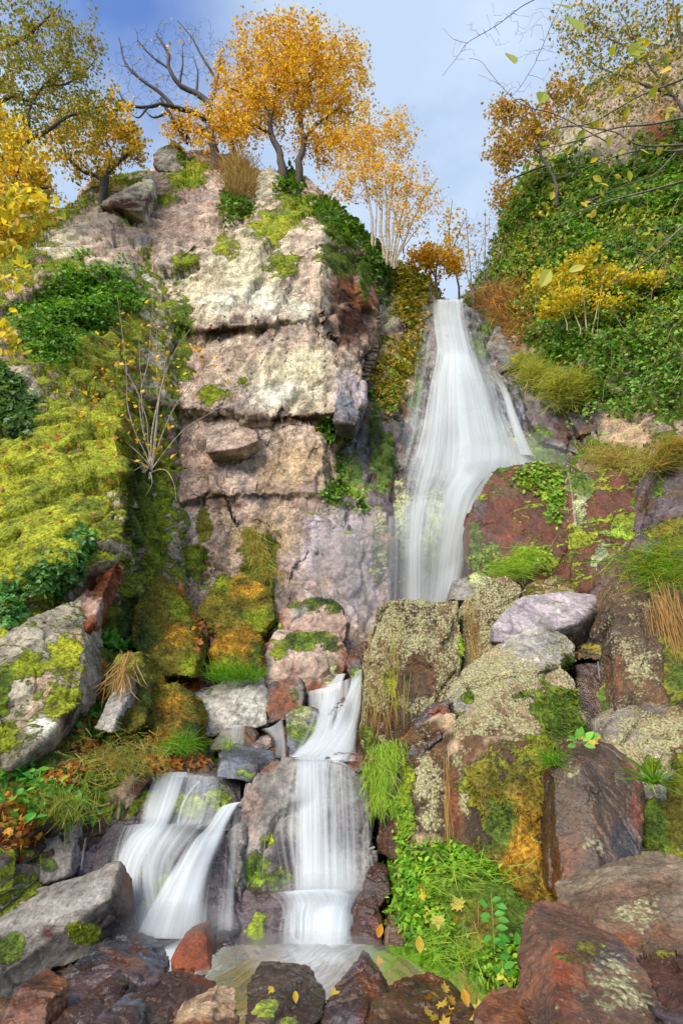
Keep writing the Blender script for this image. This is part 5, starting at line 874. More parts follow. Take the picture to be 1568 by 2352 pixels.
one_leaf(1120,2325,4.1,58,(.68,.56,.14),'large curled pale-yellow leaf in the wet at the bottom right',10)
one_leaf(626,2268,4.5,20,YL,'small yellow leaf stuck on the front of the mossy cube rock',60)
one_leaf(678,2275,4.5,30,(.64,.42,.03),'pointed yellow leaf plastered on the edge of the mossy cube rock',100,'oval')
one_leaf(762,2285,4.75,26,YL,'yellow leaf caught in the foam right of the mossy cube rock',200)
one_leaf(1365,1688,6.2,30,YL,'bright yellow maple leaf beside the green plant on the red column',70)
one_leaf(868,2155,5.25,40,(.6,.28,.02),'orange leaf hanging in front of the maroon stone by the main fall',250,'oval')
one_leaf(880,2210,5.2,34,(.6,.36,.12),'curled tan leaf at the foot of the maroon stone',20)
one_leaf(1010,2360,3.9,50,(.62,.4,.03),'yellow leaf lying flat at the very bottom edge',170)
one_leaf(690,2206,5.4,16,YL,'little yellow leaf on the dark shard in the foam',40)
# grass, straw
def tuft(label, pts, n, ln, cols, name='grass_tuft', cat='grass', hang=0., spread=10, tm='blade', fan=.6, mat=None, group=None, wid=1.):
    Pb, Ab, Sb, Nb = [], [], [], []
    for (px, py, Y) in pts:
        k = max(4, int(n * (2.0 if hang < .95 else .5)) // len(pts))
        for _ in range(k):
            p = P(px + RNG.normal() * spread, py + RNG.normal() * spread * (.6 if hang < .95 else 2.2), Y + RNG.normal() * (.03 if hang < .95 else .05))
            a = np.array([0, 0, 1. - 2 * hang]) + RNG.normal(size=3) * fan * np.array([1, .6, .35]) + np.array([0, -.35, 0]) * (1 - abs(hang))
            Pb.append(p); Ab.append(a); Sb.append(np.linalg.norm(p - (0, 0, CAMZ)) / F * ln * RNG.uniform(.5, 1.25))
            o_ = np.array([a[0], a[1] - .5, 0.0]); Nb.append(np.array([0, -1., .2]) + RNG.normal(size=3) * .4 if hang > .5 else -nrm(o_) * -1 + np.array([0, 0, -1.]) * .3)
    Ab = np.array(Ab); Nb = np.array(Nb)
    o = leafmesh(name, np.array(Pb), Ab, nrm(Nb), np.array(Sb), pick(cols, len(Pb), .35), tm, mat or M_LEAF)
    return tag(o, label, cat, group)
GR = [(.14,.36,.03),(.24,.44,.04),(.09,.24,.03)]; DRY = [(.36,.22,.08),(.46,.31,.12),(.26,.15,.05)]; YG = [(.34,.36,.05),(.22,.3,.04),(.42,.38,.09)]
tuft('clump of yellow-green grass overhanging the crag right of the waterfall', [(1300,880,15.6),(1290,900,15.6),(1320,870,15.7),(1275,880,15.7)], 700, 46, YG, hang=.7, spread=22)
tuft('smaller yellow-green grass clump nearest the waterfall', [(1235,850,16.4),(1215,860,16.5),(1250,865,16.4),(1195,830,16.9)], 600, 34, YG, hang=.6, spread=18)
tuft('brown dead bracken at the head of the waterfall', [(1130,690,19.4),(1160,720,19),(1190,750,18.6),(1205,790,18.2),(1180,680,19.2),(1215,700,18.8)], 700, 40, [(.4,.2,.08),(.5,.3,.14),(.3,.14,.06)], 'dead_bracken', 'bracken', hang=.4, spread=26, fan=1.1)
tuft('dry tan grass hanging over the earth bank below the ivy', [(1380,1040,13.6),(1430,1050,13.2),(1480,1060,12.6),(1400,1060,13.4)], 700, 34, YG + DRY, hang=.7, spread=28)
tuft('brown grass crowning the dark rock at the right edge', [(1530,1030,10),(1560,1020,9.9),(1510,1060,10)], 500, 42, YG + DRY, hang=.6, spread=14)
tuft('long green grass on top of the right-hand rock wall', [(1500,1290,8.1),(1530,1270,8.1),(1470,1300,8.2),(1550,1330,7.8),(1500,1330,8.0)], 420, 60, GR + YG, hang=.45, spread=30, fan=.9)
tuft('curtain of long straw hanging down the right-hand wall', [(1500,1380,7.7),(1520,1390,7.6),(1540,1400,7.5),(1560,1370,7.5),(1515,1370,7.7)], 420, 170, DRY, 'hanging_straw', 'straw', hang=1., spread=13, tm='straw', fan=.10)
tuft('straw hanging down the left corner of the square lichen block', [(850,1500,7.95),(860,1540,7.85),(880,1560,7.8),(855,1580,7.8),(895,1580,7.75)], 220, 110, DRY + YG[:1], 'hanging_straw', 'straw', hang=1., spread=17, tm='straw', fan=.2)
tuft('long straw strands down the face of the square lichen block', [(908,1410,8.35),(905,1450,8.3),(912,1500,8.2),(920,1560,7.9),(925,1590,7.8)], 120, 90, DRY + YG, 'hanging_straw', 'straw', hang=1., spread=7, tm='straw', fan=.08)
tuft('straw curtain on the corner of the block behind the pale slab', [(1075,1385,9.0),(1080,1420,8.9),(1085,1460,8.8),(1095,1500,8.6),(1105,1530,8.5)], 260, 110, DRY, 'hanging_straw', 'straw', hang=1., spread=8, tm='straw', fan=.08)
tuft('thin straw strands along the edge of the moss curtain column', [(1025,1740,6.7),(1022,1800,6.55),(1026,1850,6.45)], 90, 110, DRY, 'hanging_straw', 'straw', hang=1., spread=5, tm='straw', fan=.07)
tuft('tuft of dry straw on the dark mossy hump', [(295,1500,7.55),(285,1530,7.5),(270,1545,7.5)], 40, 70, DRY, 'straw_tuft', 'straw', hang=.9, spread=8, fan=.3)
tuft('dry grass hanging on the rock face above the ochre mound', [(590,1250,12.3),(600,1280,12.2),(615,1310,12.1),(575,1220,12.5)], 500, 34, YG + [(.35,.2,.08)], hang=.8, spread=12, fan=.5)
tuft('bright green grass below the squarish mossy stone', [(520,1560,9.3),(550,1560,9.3),(575,1558,9.4),(500,1555,9.4)], 420, 36, GR, hang=.1, spread=12, fan=.7)
tuft('green grass tuft hanging at the foot of the rust-and-green cushion', [(410,1710,7.5),(400,1715,7.4),(425,1705,7.6)], 240, 40, GR, hang=.5, spread=10)
tuft('long olive grass draped over the left bank', [(270,1720,6.8),(300,1730,6.9),(240,1740,6.6),(220,1770,6.4),(330,1740,7),(280,1760,6.7)], 460, 34, [(.2,.24,.03),(.3,.28,.05),(.12,.2,.02),(.36,.28,.09)], hang=.75, spread=38, fan=.8)
tuft('grass hanging on the left bank above the grey boulder', [(150,1830,6.0),(120,1850,5.9),(180,1850,6.0),(90,1830,5.9)], 260, 36, [(.2,.24,.03),(.3,.28,.05),(.12,.2,.02)], hang=.8, spread=34, fan=.7)
tuft('green grass fringe hanging beside the middle cascade', [(875,1720,7.1),(890,1740,7.0),(860,1760,6.95),(880,1780,6.9),(900,1710,7.15),(868,1800,6.8),(872,1840,6.7)], 520, 34, [(.24,.42,.03),(.34,.46,.04),(.16,.3,.02)], hang=.85, spread=15, fan=.3)
tuft('grass tuft on the right-hand boulder beside the red column', [(1500,1798,5.9)], 70, 70, GR, hang=.1, spread=4, fan=1.1)
tuft('small grass tuft left of the top of the red column', [(1270,1750,6.1),(1266,1740,6.2)], 80, 50, GR, hang=.4, spread=6, fan=.5)
tuft('long grass arching over the green mound', [(1060,2000,5.7),(1020,2060,5.6),(1100,2010,5.7),(1000,2160,5.1),(1040,2180,5.0)], 200, 40, [(.24,.42,.03),(.34,.46,.06),(.16,.34,.02)], hang=.6, spread=40, fan=1., name='grass')['kind'] = 'stuff'
tuft('brown roots hanging under the moss overhang of the green mound', [(1090,2110,5.3),(1110,2130,5.25),(1080,2150,5.2)], 90, 80, [(.4,.22,.08),(.5,.3,.12)], 'hanging_roots', 'roots', hang=.95, spread=18, fan=.3, tm='straw')
tuft('pale green grass sprouting from the blue-black slab', [(522,1712,7.35)], 90, 22, [(.26,.44,.06)], hang=.1, spread=14, fan=1.)
tuft('dry pinkish grass on the cliff top left of the pale pointed boulder', [(545,420,16.6),(560,440,16.5),(530,400,17),(555,400,17)], 500, 34, [(.34,.24,.14),(.28,.16,.08),(.4,.32,.18)], hang=.1, spread=18, fan=.6)
tuft('lime plants at the base of the rust-red block', [(1190,1290,11.6),(1180,1310,11.5),(1210,1270,11.7),(1150,1305,11.7)], 420, 36, [(.24,.42,.03),(.34,.46,.06)], hang=.6, spread=16, fan=.7)
def tubes(paths, ns=5):
    Vs, Fs, o = [], [], 0
    for pts, rad in paths:
        pts = np.asarray(pts); k = len(pts)
        T = nrm(np.gradient(pts, axis=0)); ref = np.array([.31, .17, .93]) if abs(T[0] @ np.array([.31, .17, .93])) < .9 else np.array([1., 0, 0])
        X = nrm(np.cross(T, ref)); Y2 = np.cross(T, X)
        a = np.linspace(0, 2 * math.pi, ns, endpoint=False)
        V = pts[:, None] + np.asarray(rad)[:, None, None] * (np.cos(a)[None, :, None] * X[:, None] + np.sin(a)[None, :, None] * Y2[:, None])
        i = np.arange(k * ns).reshape(k, ns); j = np.roll(i, -1, 1)
        Fs.append(np.stack([i[:-1], j[:-1], j[1:], i[1:]], -1).reshape(-1, 4) + o); Vs.append(V.reshape(-1, 3)); o += k * ns
    return np.concatenate(Vs), [np.concatenate(Fs)]
def tube_obj(name, paths, colr, parent, ns=5, mat=None):
    V, Fq = tubes(paths, ns)
    return mk(name, V, Fq, mat or M_BARK, parent, {'col': np.tile(colr, (len(V), 1))})
# a leafy herb and a nettle by the right bank
def herb(label, stem, leaves_, ln, cols):
    b = PP(stem); t = root('leafy_plant', b[0]); tag(t, label, 'plant')
    tube_obj('stem', [(catmull(b, 12), np.linspace(.006, .003, 12))], C((.16,.24,.04)), t, 5)
    Pt = np.array([P(*q[:3]) for q in leaves_]); n = len(Pt)
    ang = np.array([R(q[3]) for q in leaves_]); view = nrm(Pt - (0, 0, CAMZ))
    A = np.stack([np.cos(ang), -np.full(n, .3), np.sin(ang)], 1)
    for i in range(n):
        d = np.linalg.norm(Pt[i] - (0, 0, CAMZ))
        leafmesh('leaf', Pt[i:i+1], A[i:i+1], nrm(-view[i:i+1] + np.array([[0, 0, .8]])), np.array([d / F * ln * (.8 + .4 * RNG.random())]), pick(cols, 1, .2), 'oval', M_LEAF, t)
herb('upright leafy plant with a tan stem in front of the moss curtain', [(1136,2200,5.05),(1132,2120,5.1),(1127,2052,5.15)], [(1128,2070,5.1,20),(1136,2075,5.1,-20),(1120,2080,5.1,160),(1134,2100,5.1,10),(1124,2100,5.1,190),(1138,2130,5.05,0),(1122,2115,5.05,170),(1142,2110,5.05,-10),(1130,2165,5.05,20),(1142,2145,5.05,-30),(1128,2150,5.05,200)], 19, [(.06,.26,.03),(.1,.34,.05)])
herb('broad-leaved green plant low beside the big brick-red boulder', [(1200,2260,4.55),(1195,2200,4.6),(1190,2150,4.65)], [(1165,2180,4.55,150),(1190,2170,4.6,100),(1215,2180,4.55,30),(1180,2210,4.5,200),(1215,2215,4.5,-20),(1230,2180,4.6,20),(1205,2150,4.6,70),(1150,2230,4.6,170),(1240,2210,4.5,-10),(1175,2245,4.5,140),(1205,2240,4.5,50),(1225,2250,4.45,0),(1160,2205,4.6,120),(1195,2225,4.55,10),(1215,2195,4.5,60),(1170,2195,4.55,190)], 22, [(.07,.28,.04),(.12,.36,.06)])
herb('small bright plant with pointed leaves on top of the red column', [(1330,1714,6.15),(1328,1700,6.15)], [(1325,1705,6.1,150),(1330,1700,6.1,100),(1338,1703,6.1,40),(1322,1712,6.1,190),(1340,1712,6.1,-10),(1332,1694,6.1,80),(1346,1698,6.1,20)], 24, [(.14,.42,.06),(.2,.48,.08)])

# long tan canes and dead stems arching over the ivy
m_ = surfmask(HS, [(1400,680,260,200),(1250,640,90,150),(1480,860,130,110)], 131)
pt, nn, vi, d = sample(HS, m_, n=150)
canes = []
for p, n_ in zip(pt, nn):
    L = RNG.uniform(.6, 2.2); dr = nrm(np.array([RNG.normal() * .7, -.15, RNG.uniform(.4, 1.)])); b = p + n_ * .4
    t = np.linspace(0, 1, 6)[:, None]
    canes.append((b + dr * L * t + n_ * .5 * t + np.array([0, 0, -.45 * L]) * t ** 2 + RNG.normal(size=(6, 3)) * .03, np.linspace(.011, .004, 6)))
Vc, Fc = tubes(canes, 4)
o = mk('bramble_canes', Vc, Fc, M_BARK, None, {'col': np.tile((.34, .25, .15), (len(Vc), 1))})
tag(o, 'thin tan canes and dead stems arching out of the hillside ivy', 'stems', kind='stuff')
# ------------------------------------------------------------------ trees: traced limbs, twigs grown out to fill the crown, leaves on the twigs
def tree(name, label, cat, limbs, blobs, n_tw, leaf=None, bark=(.07,.055,.05), twig=(.012, .004), seed=1, group=None, sides=6, tcol=None, jit=.14, steps=4, spread=.36, base=None, lmat=None, tm='diamond', droop=.5, ext=1.3):
    rng = np.random.default_rng(seed)
    paths, nodes, nrad = [], [], []
    b0 = P(*limbs[0][0][0])
    for pts, r0, r1 in limbs:
        w = PP(pts)
        if cat != 'branch' and np.linalg.norm((w[0] - b0)[:2]) < 1.2 and abs(w[0][2] - b0[2]) < 1.0: w = np.concatenate([[w[0] + np.array([0, .2 * ext, -ext])], w])
        n = max(8, 5 * len(w)); c = catmull(w, n)
        L = np.linalg.norm(np.diff(w, axis=0), axis=1).sum()
        c = c + np.stack([fbm(c * 1.1 + 7 * k, 3, seed + k) for k in range(3)], 1) * L * .012
        r = np.linspace(r0, r1, n); paths.append((c, r)); nodes.append(c[1:]); nrad.append(r[1:])
    nodes = np.concatenate(nodes); nrad = np.concatenate(nrad)
    at_ = []
    tot = sum(b[3] * b[4] for b in blobs)
    for bx, by, bY, rx, ry, rd in blobs:
        k = int(round(n_tw * rx * ry / tot)); c = P(bx, by, bY); d = np.linalg.norm(c - (0, 0, CAMZ)) / F
        q = nrm(rng.normal(size=(k, 3))) * (rng.random((k, 1)) ** .42) * np.array([rx * d, rd, ry * d]); at_.append(c + q)
    at_ = np.concatenate(at_) if at_ else np.zeros((0, 3))
    dd = np.array([np.min(((nodes - a) ** 2).sum(1)) for a in at_]); at_ = at_[np.argsort(dd)]
    tw = []
    for a in at_:
        d2 = np.sqrt(((nodes - a) ** 2).sum(1)); i = int(np.argmin(d2)); b = nodes[i]; L = d2[i]
        if L < .02: continue
        t = np.linspace(0, 1, steps + 1)[:, None]
        bow = nrm(rng.normal(size=3) + np.array([0, 0, .6])) * L * jit
        c = b * (1 - t) + a * t + bow * np.sin(t * math.pi) + rng.normal(size=(steps + 1, 3)) * L * jit * .35 * (t > 0)
        r0 = min(nrad[i] * .75, max(twig[0], L * .02)); r = np.linspace(r0, twig[1], steps + 1)
        tw.append((c, r)); nodes = np.concatenate([nodes, c[1:]]); nrad = np.concatenate([nrad, r[1:]])
    t0 = root(name, base if base is not None else paths[0][0][0]); tag(t0, label, cat, group)
    V1, F1 = tubes(paths, sides); K1 = np.tile(C(bark), (len(V1), 1))
    if tw:
        V2, F2 = tubes(tw, 4 if len(tw) < 500 else 3)
        F1 = [F1[0], F2[0] + len(V1)]; V1 = np.concatenate([V1, V2]); K1 = np.concatenate([K1, np.tile(C(tcol if tcol is not None else bark), (len(V2), 1))])
    mk('trunk', V1, F1, M_BARK, t0, {'col': K1})
    if leaf:
        n, s0, s1, cols = leaf[:4]
        tips = tw if tw else paths
        idx = rng.integers(0, len(tips), n)
        f = rng.random(n) ** .7
        Pt = np.array([tips[i][0][min(int(ff * steps) + 1, steps)] * ff + tips[i][0][max(int(ff * steps), 0)] * (1 - ff) if False else tips[i][0][int(round(ff * (len(tips[i][0]) - 1)))] for i, ff in zip(idx, f)])
        dcam = np.linalg.norm(Pt - (0, 0, CAMZ), axis=1)
        Pt = Pt + rng.normal(size=(n, 3)) * (dcam / F * spread * 18)[:, None]
        A = nrm(rng.normal(size=(n, 3)) + DOWN * droop)
        leafmesh('crown', Pt, A, nrm(rng.normal(size=(n, 3)) + np.array([0, -.3, .6])), dcam / F * rng.uniform(s0, s1, n), pick(cols, n, .35), tm, lmat or M_LEAF, t0)
    return t0
GOLD = [(.60,.37,.025),(.56,.30,.02),(.64,.43,.03),(.48,.24,.015),(.62,.46,.04)]; YEL = [(.68,.44,.03),(.7,.5,.05),(.62,.34,.02)]; OLV = [(.2,.22,.03),(.13,.17,.025),(.3,.26,.03),(.34,.2,.03),(.17,.2,.03)]
tree('oak_tree', 'big round golden-orange oak crowning the cliff', 'tree',
 [([(650,392,17.3),(638,350,17.4),(625,320,17.5),(622,265,17.6),(635,215,17.7),(665,160,17.8),(690,100,17.9)], .20, .04), ([(686,380,17.5),(697,330,17.8),(692,260,18),(705,200,18.2),(740,150,18.4)], .19, .04), ([(622,270,17.6),(600,220,17.3),(575,180,17.1),(560,140,17)], .11, .03), ([(625,310,17.5),(590,290,17.2),(550,270,16.9),(520,250,16.7)], .10, .03), ([(697,320,17.8),(735,280,18),(775,250,18.3),(800,220,18.5)], .11, .03), ([(635,215,17.7),(625,160,17.2),(615,110,17)], .09, .03), ([(692,250,18),(680,190,18.5),(672,120,18.8)], .09, .03), ([(600,220,17.3),(560,215,17),(525,200,16.9)], .07, .02)],
 [(665,150,17.8,140,95,2.2),(590,200,17.2,90,90,1.8),(745,190,18.3,90,90,2),(700,85,18,60,45,1.4),(540,260,16.8,55,60,1.2),(770,270,18.4,60,70,1.4),(660,230,17.8,120,70,2),(560,310,16.8,50,40,1),(640,110,17.6,100,55,1.6),(800,140,18.6,40,45,1),(770,340,18.2,60,40,1),(720,330,18,60,40,1)], 900, (25000, 3, 7, GOLD + [(.4,.2,.03),(.7,.5,.08)]), seed=3, bark=(.055,.04,.035))
tree('bare_tree', 'gnarled leafless tree with dark twisting limbs, left of the golden oak', 'tree',
 [([(494,348,17.6),(484,310,17.6),(480,278,17.6),(478,245,17.5),(450,215,17.4),(412,195,17.3),(392,160,17.2),(388,130,17.2),(372,100,17.1),(360,78,17.1)], 0.230, 0.038), ([(480,278,17.6),(455,262,17.4),(435,254,17.3),(400,245,17.1),(375,240,17),(340,246,16.9),(310,245,16.8),(285,230,16.7),(270,205,16.7)], 0.162, 0.030), ([(400,245,17.1),(372,215,17),(335,190,16.9),(300,160,16.8),(282,130,16.8),(274,85,16.8)], 0.108, 0.027), ([(478,245,17.5),(495,200,17.6),(505,150,17.7),(512,110,17.8)], 0.095, 0.022), ([(495,180,17.6),(465,130,17.6),(440,85,17.6),(408,48,17.6)], 0.068, 0.018), ([(412,195,17.3),(420,150,17.3),(418,105,17.3)], 0.068, 0.018), ([(392,160,17.2),(350,130,17.1),(322,100,17),(316,90,17)], 0.061, 0.018), ([(428,318,17.9),(405,285,17.7),(388,258,17.5),(370,225,17.4)], 0.149, 0.060), ([(340,246,16.9),(320,270,16.9),(300,262,16.8)], 0.054, 0.018), ([(388,258,17.5),(355,270,17.4),(335,255,17.3)], 0.068, 0.022), ([(450,215,17.4),(455,170,17.5),(445,130,17.5)], 0.068, 0.018)],
 [(380,130,17.2,80,80,1.2),(310,170,16.9,50,70,1),(460,120,17.6,60,60,1.2),(370,230,17.1,80,40,1),(500,140,17.7,30,60,.8)], 520, (60, 4, 8, GOLD), seed=9, bark=(.05,.045,.06), twig=(.016,.006), jit=.2, spread=.3)
tree('oak_tree', 'small golden oak leaning behind the bare tree', 'tree', [([(540,365,17.5),(535,330,17.5),(525,300,17.5),(510,270,17.5)], .10, .03), ([(525,300,17.5),(490,290,17.5),(460,300,17.5)], .05, .02), ([(430,330,17.6),(420,300,17.6),(410,270,17.6)], .06, .02)],
 [(505,285,17.5,50,50,1),(545,300,17.5,40,50,1),(440,295,17.6,60,30,1),(410,280,17.6,40,40,.8),(480,330,17.4,40,24,.8)], 260, (3200, 3, 7, GOLD + YEL), seed=13, bark=(.06,.045,.05))
tree('oak_tree', 'crooked yellow-leaved oak on the left skyline beside the overhanging slab', 'tree',
 [([(238,428,16),(248,398,16),(275,370,16),(300,350,16),(306,332,16),(290,315,16),(270,305,16)], .14, .03), ([(236,428,16),(225,405,16),(195,395,15.9),(165,370,15.8),(145,335,15.7),(138,300,15.7)], .12, .03), ([(248,398,16),(255,350,16.1),(240,310,16.2)], .07, .02)],
 [(270,310,16,60,50,1.2),(180,330,15.8,70,60,1.2),(310,340,16,40,40,.8),(230,270,16,70,50,1.2),(210,385,15.9,70,30,1)], 240, (5200, 4, 8, YEL + OLV[:2] + GOLD[:1]), seed=17, bark=(.06,.05,.05))
tree('beech_tree', 'tall olive-leaved tree filling the upper left corner', 'tree',
 [([(-60,420,12.5),(0,365,12.5),(50,330,12.5),(130,285,12.6),(178,264,12.7),(240,243,12.8)], .15, .02), ([(-60,250,12.5),(0,232,12.5),(35,222,12.5),(85,240,12.6),(150,255,12.6)], .09, .02), ([(50,330,12.5),(60,285,12.5),(68,240,12.5),(105,200,12.6),(150,150,12.7),(165,60,12.8)], .10, .02), ([(-40,120,12.5),(30,100,12.4),(90,60,12.4),(140,10,12.5)], .09, .02), ([(105,200,12.6),(160,190,12.8),(210,150,13),(225,120,13)], .05, .015)],
 [(80,180,12.5,120,90,1.8),(60,60,12.4,100,90,1.6),(160,100,12.8,60,90,1.2),(170,220,12.8,70,60,1.2),(60,280,12.4,80,60,1.2),(215,260,12.8,50,50,1),(20,200,12.3,60,120,1.2)], 620, (11000, 3, 7, OLV), seed=23, bark=(.045,.04,.05), twig=(.009,.003))
tree('maple_tree', 'dense golden-yellow maple at the left edge below the olive tree', 'tree',
 [([(-40,560,9),(10,470,9),(40,400,9),(50,340,9)], .10, .03), ([(10,470,9),(60,440,9),(120,430,9.2)], .06, .02), ([(-40,520,9),(20,380,9),(0,300,9)], .06, .02)],
 [(40,400,9,60,80,1),(90,450,9.2,40,40,1),(20,480,8.8,60,50,.8),(10,310,9,50,50,.8),(20,540,9,40,40,.6)], 260, (6500, 5, 10, YEL + [(.5,.42,.05),(.34,.34,.04),(.4,.38,.04)]), seed=29, bark=(.07,.05,.04), twig=(.007,.003))
# slender golden birches right of the oak
BZ = [(855,560,17.2,[(850,470,17.4),(835,400,17.5),(815,330,17.7)],[(810,340,17.7,50,70,1),(790,420,17.5,50,50,1)],'left-hand slender golden birch next to the oak, thick with leaves',800),
 (880,585,17.2,[(872,480,17.3),(862,380,17.4),(850,300,17.6),(845,250,17.7)],[(850,310,17.6,50,70,1),(860,400,17.4,50,60,1)],'tall pale-stemmed birch with a full yellow top',900),
 (890,588,17.0,[(895,500,17.1),(905,400,17.2),(912,310,17.4),(915,260,17.5)],[(915,310,17.4,40,70,.9),(905,420,17.2,45,60,.9)],'pale birch with thin yellow leaves and an airy top',620),
 (900,592,16.9,[(915,520,17),(935,450,17.1),(950,380,17.2)],[(945,430,17.1,45,70,.9),(925,510,17,45,50,.9)],'leaning birch with scattered orange leaves',480),
 (905,596,16.9,[(925,560,17),(950,500,17.1),(975,450,17.3),(1000,410,17.4)],[(985,470,17.3,50,70,.9)],'nearly bare leaning birch at the edge of the clump',130)]
for bx, by, bY, st, bl, lb, nl in BZ:
    tree('birch_tree', lb, 'tree', [([(bx, by, bY)] + st, .075, .02), ([(bx + 6, by - 4, bY), (st[0][0] + 14, st[0][1] - 10, bY + .1), (st[1][0] + 22, st[1][1] + 10, bY + .2)], .05, .014), ([st[0], (st[0][0] - 18, st[0][1] - 60, bY), (st[0][0] - 24, st[0][1] - 110, bY)], .035, .012)], bl, 110, (int(nl * 2.6), 3, 6.5, YEL + GOLD[:1]), seed=int(bx), bark=(.30,.25,.19), tcol=(.16,.12,.10), twig=(.009,.004), ext=.4, group='slender golden birches on the cliff edge')
tree('maple_shrub', 'low golden maple bush above the waterfall lip', 'shrub', [([(1000,640,19),(1005,600,19),(1010,570,19)], .06, .02), ([(1000,640,19),(975,600,19),(965,570,19)], .05, .02)], [(1010,590,19,50,30,1),(965,590,18.6,40,30,.8),(1040,600,19.2,24,30,.6)], 130, (2600, 4, 8, YEL + GOLD), seed=31, bark=(.08,.06,.05))
tree('bare_shrub', 'orange-brown twiggy tree beside the golden maple bush', 'tree', [([(1050,640,20.5),(1035,580,20.5),(1030,520,20.5),(1040,460,20.5)], .06, .015), ([(1035,580,20.5),(1055,530,20.5),(1070,500,20.5)], .03, .01)], [(1040,530,20.5,40,60,.8),(1060,590,20.5,24,40,.6)], 120, (260, 5, 9, GOLD), seed=37, bark=(.12,.08,.06), twig=(.012,.005))
for k, (bx, x1, lb) in enumerate([(1085, 1070, 'thin leafless sapling left of the gap above the waterfall'), (1110, 1115, 'thin leafless sapling in the middle of the gap above the waterfall'), (1135, 1150, 'thin leafless sapling against the right side of the gap above the waterfall')]):
    tree('bare_sapling', lb, 'tree', [([(bx, 690, 21), ((bx + x1) / 2, 600, 21), (x1, 480, 21)], .04, .012), ([(bx, 690, 21), (bx + 12, 610, 21), (bx + 26, 540, 21)], .03, .01), ([(bx, 690, 21), (bx - 16, 620, 21), (bx - 24, 560, 21)], .03, .01)], [(x1, 540, 21, 34, 70, .7), (bx, 610, 21, 34, 60, .6)], 100, (60, 5, 8, GOLD), seed=41 + k, bark=(.14,.13,.2), twig=(.011,.005), group='bare saplings above the waterfall')
tree('oak_tree', 'rusty-leaved oak leaning out from the right-hand crest', 'tree',
 [([(1275,420,20),(1240,350,20),(1224,262,20),(1195,230,20),(1165,240,20)], .10, .02), ([(1240,350,20),(1200,330,20),(1160,350,20),(1140,380,20)], .07, .02), ([(1250,380,20),(1200,400,20),(1160,420,20),(1140,450,20)], .06, .02), ([(1224,262,20),(1260,210,20),(1300,190,20)], .05, .015)],
 [(1160,250,20,40,30,.8),(1200,280,20,60,40,1),(1150,350,20,34,50,.8),(1190,340,20,50,40,1),(1150,440,20,30,40,.8),(1300,220,20,60,40,1),(1240,310,20,50,40,1)], 330, (5000, 4, 8, [(.42,.22,.05),(.5,.28,.05),(.34,.2,.04),(.3,.28,.04)]), seed=51, bark=(.06,.045,.05))
tree('ash_tree', 'tangled thin-twigged tree on the right-hand crest with few olive leaves', 'tree',
 [([(1620,330,17),(1540,220,17),(1470,120,17),(1420,20,17)], .12, .02), ([(1540,220,17),(1440,180,17),(1370,150,17),(1320,110,17)], .07, .015), ([(1600,180,16.5),(1560,80,16.5),(1540,-20,16.5)], .08, .02), ([(1470,120,17),(1400,90,17),(1350,40,17),(1320,-20,17)], .05, .012)],
 [(1430,80,17,110,90,1.2),(1370,180,17,70,60,1),(1520,60,16.5,70,90,1),(1500,190,16.8,90,60,1),(1330,60,17,50,70,.8),(1420,250,17,110,40,1)], 1700, (4200, 3.5, 7.5, OLV + YEL[:1]), seed=57, bark=(.07,.06,.075), tcol=(.10,.085,.11), twig=(.014,.006))
tree('hazel_shrub', 'yellow-leaved shrub with thin bare stems on the ivy hillside', 'shrub',
 [([(1345,750,15.9),(1340,690,15.9),(1330,620,16)], .035, .012), ([(1360,755,15.8),(1375,690,15.8),(1390,610,15.9)], .035, .012), ([(1330,750,15.9),(1305,690,16),(1285,630,16)], .03, .01), ([(1300,740,16),(1280,690,16),(1262,650,16)], .03, .01)],
 [(1280,640,16,46,30,.6),(1340,605,15.9,40,30,.6),(1390,640,15.9,40,30,.6),(1320,690,15.9,50,30,.6),(1420,700,15.8,40,26,.6),(1260,700,16.1,30,24,.5),(1480,640,15.6,50,24,.5),(1230,650,16.2,24,20,.5)], 190, (3200, 5, 10, [(.55,.48,.03),(.45,.44,.03),(.6,.42,.03)]), seed=61, bark=(.3,.24,.15), twig=(.008,.004), ext=.3)
# the many-stemmed shrub in the cleft on the left
HZ = [[(345,1060),(352,980),(370,900),(378,850),(378,800)], [(345,1060),(330,980),(325,900),(320,800),(325,760)], [(350,1060),(362,960),(375,880),(400,810),(450,740)], [(340,1060),(300,960),(290,880),(285,780),(270,680)], [(342,1060),(335,960),(300,870),(250,800),(205,760)], [(340,1065),(270,1000),(200,960),(150,900),(110,850)], [(350,1065),(390,960),(440,880),(480,830),(520,790)], [(335,1070),(260,1040),(200,990),(150,950)], [(352,1060),(365,940),(360,850),(365,740),(375,650)], [(348,1060),(320,930),(345,800),(350,700)], [(355,1070),(420,990),(480,950),(530,920)], [(330,1070),(290,1090),(240,1100)], [(350,1085),(380,1080),(400,1110),(405,1150)], [(345,1085),(350,1110),(335,1140)]]
hl = []
for k, c in enumerate(HZ):
    hl.append(([(x, y, 10.6 + .12 * math.sin(k * 2.1) * i - .12 * i * (1 if k % 2 else .2)) for i, (x, y) in enumerate(c)], .030 if k in (0, 2) else .016, .005))
tree('hazel_shrub', 'many-stemmed grey hazel sprouting from the dark cleft beside the mossy slope', 'shrub', hl, [(330,800,10.3,120,110,.7),(220,900,10,110,80,.6),(440,860,10.3,90,90,.6),(350,1000,10.5,70,60,.5),(270,1000,10.2,60,40,.4),(345,1050,10.5,50,40,.3)], 620, (170, 8, 14, YEL), seed=71, bark=(.30,.25,.22), tcol=(.17,.10,.075), twig=(.006,.003), sides=5, jit=.16, ext=.15)
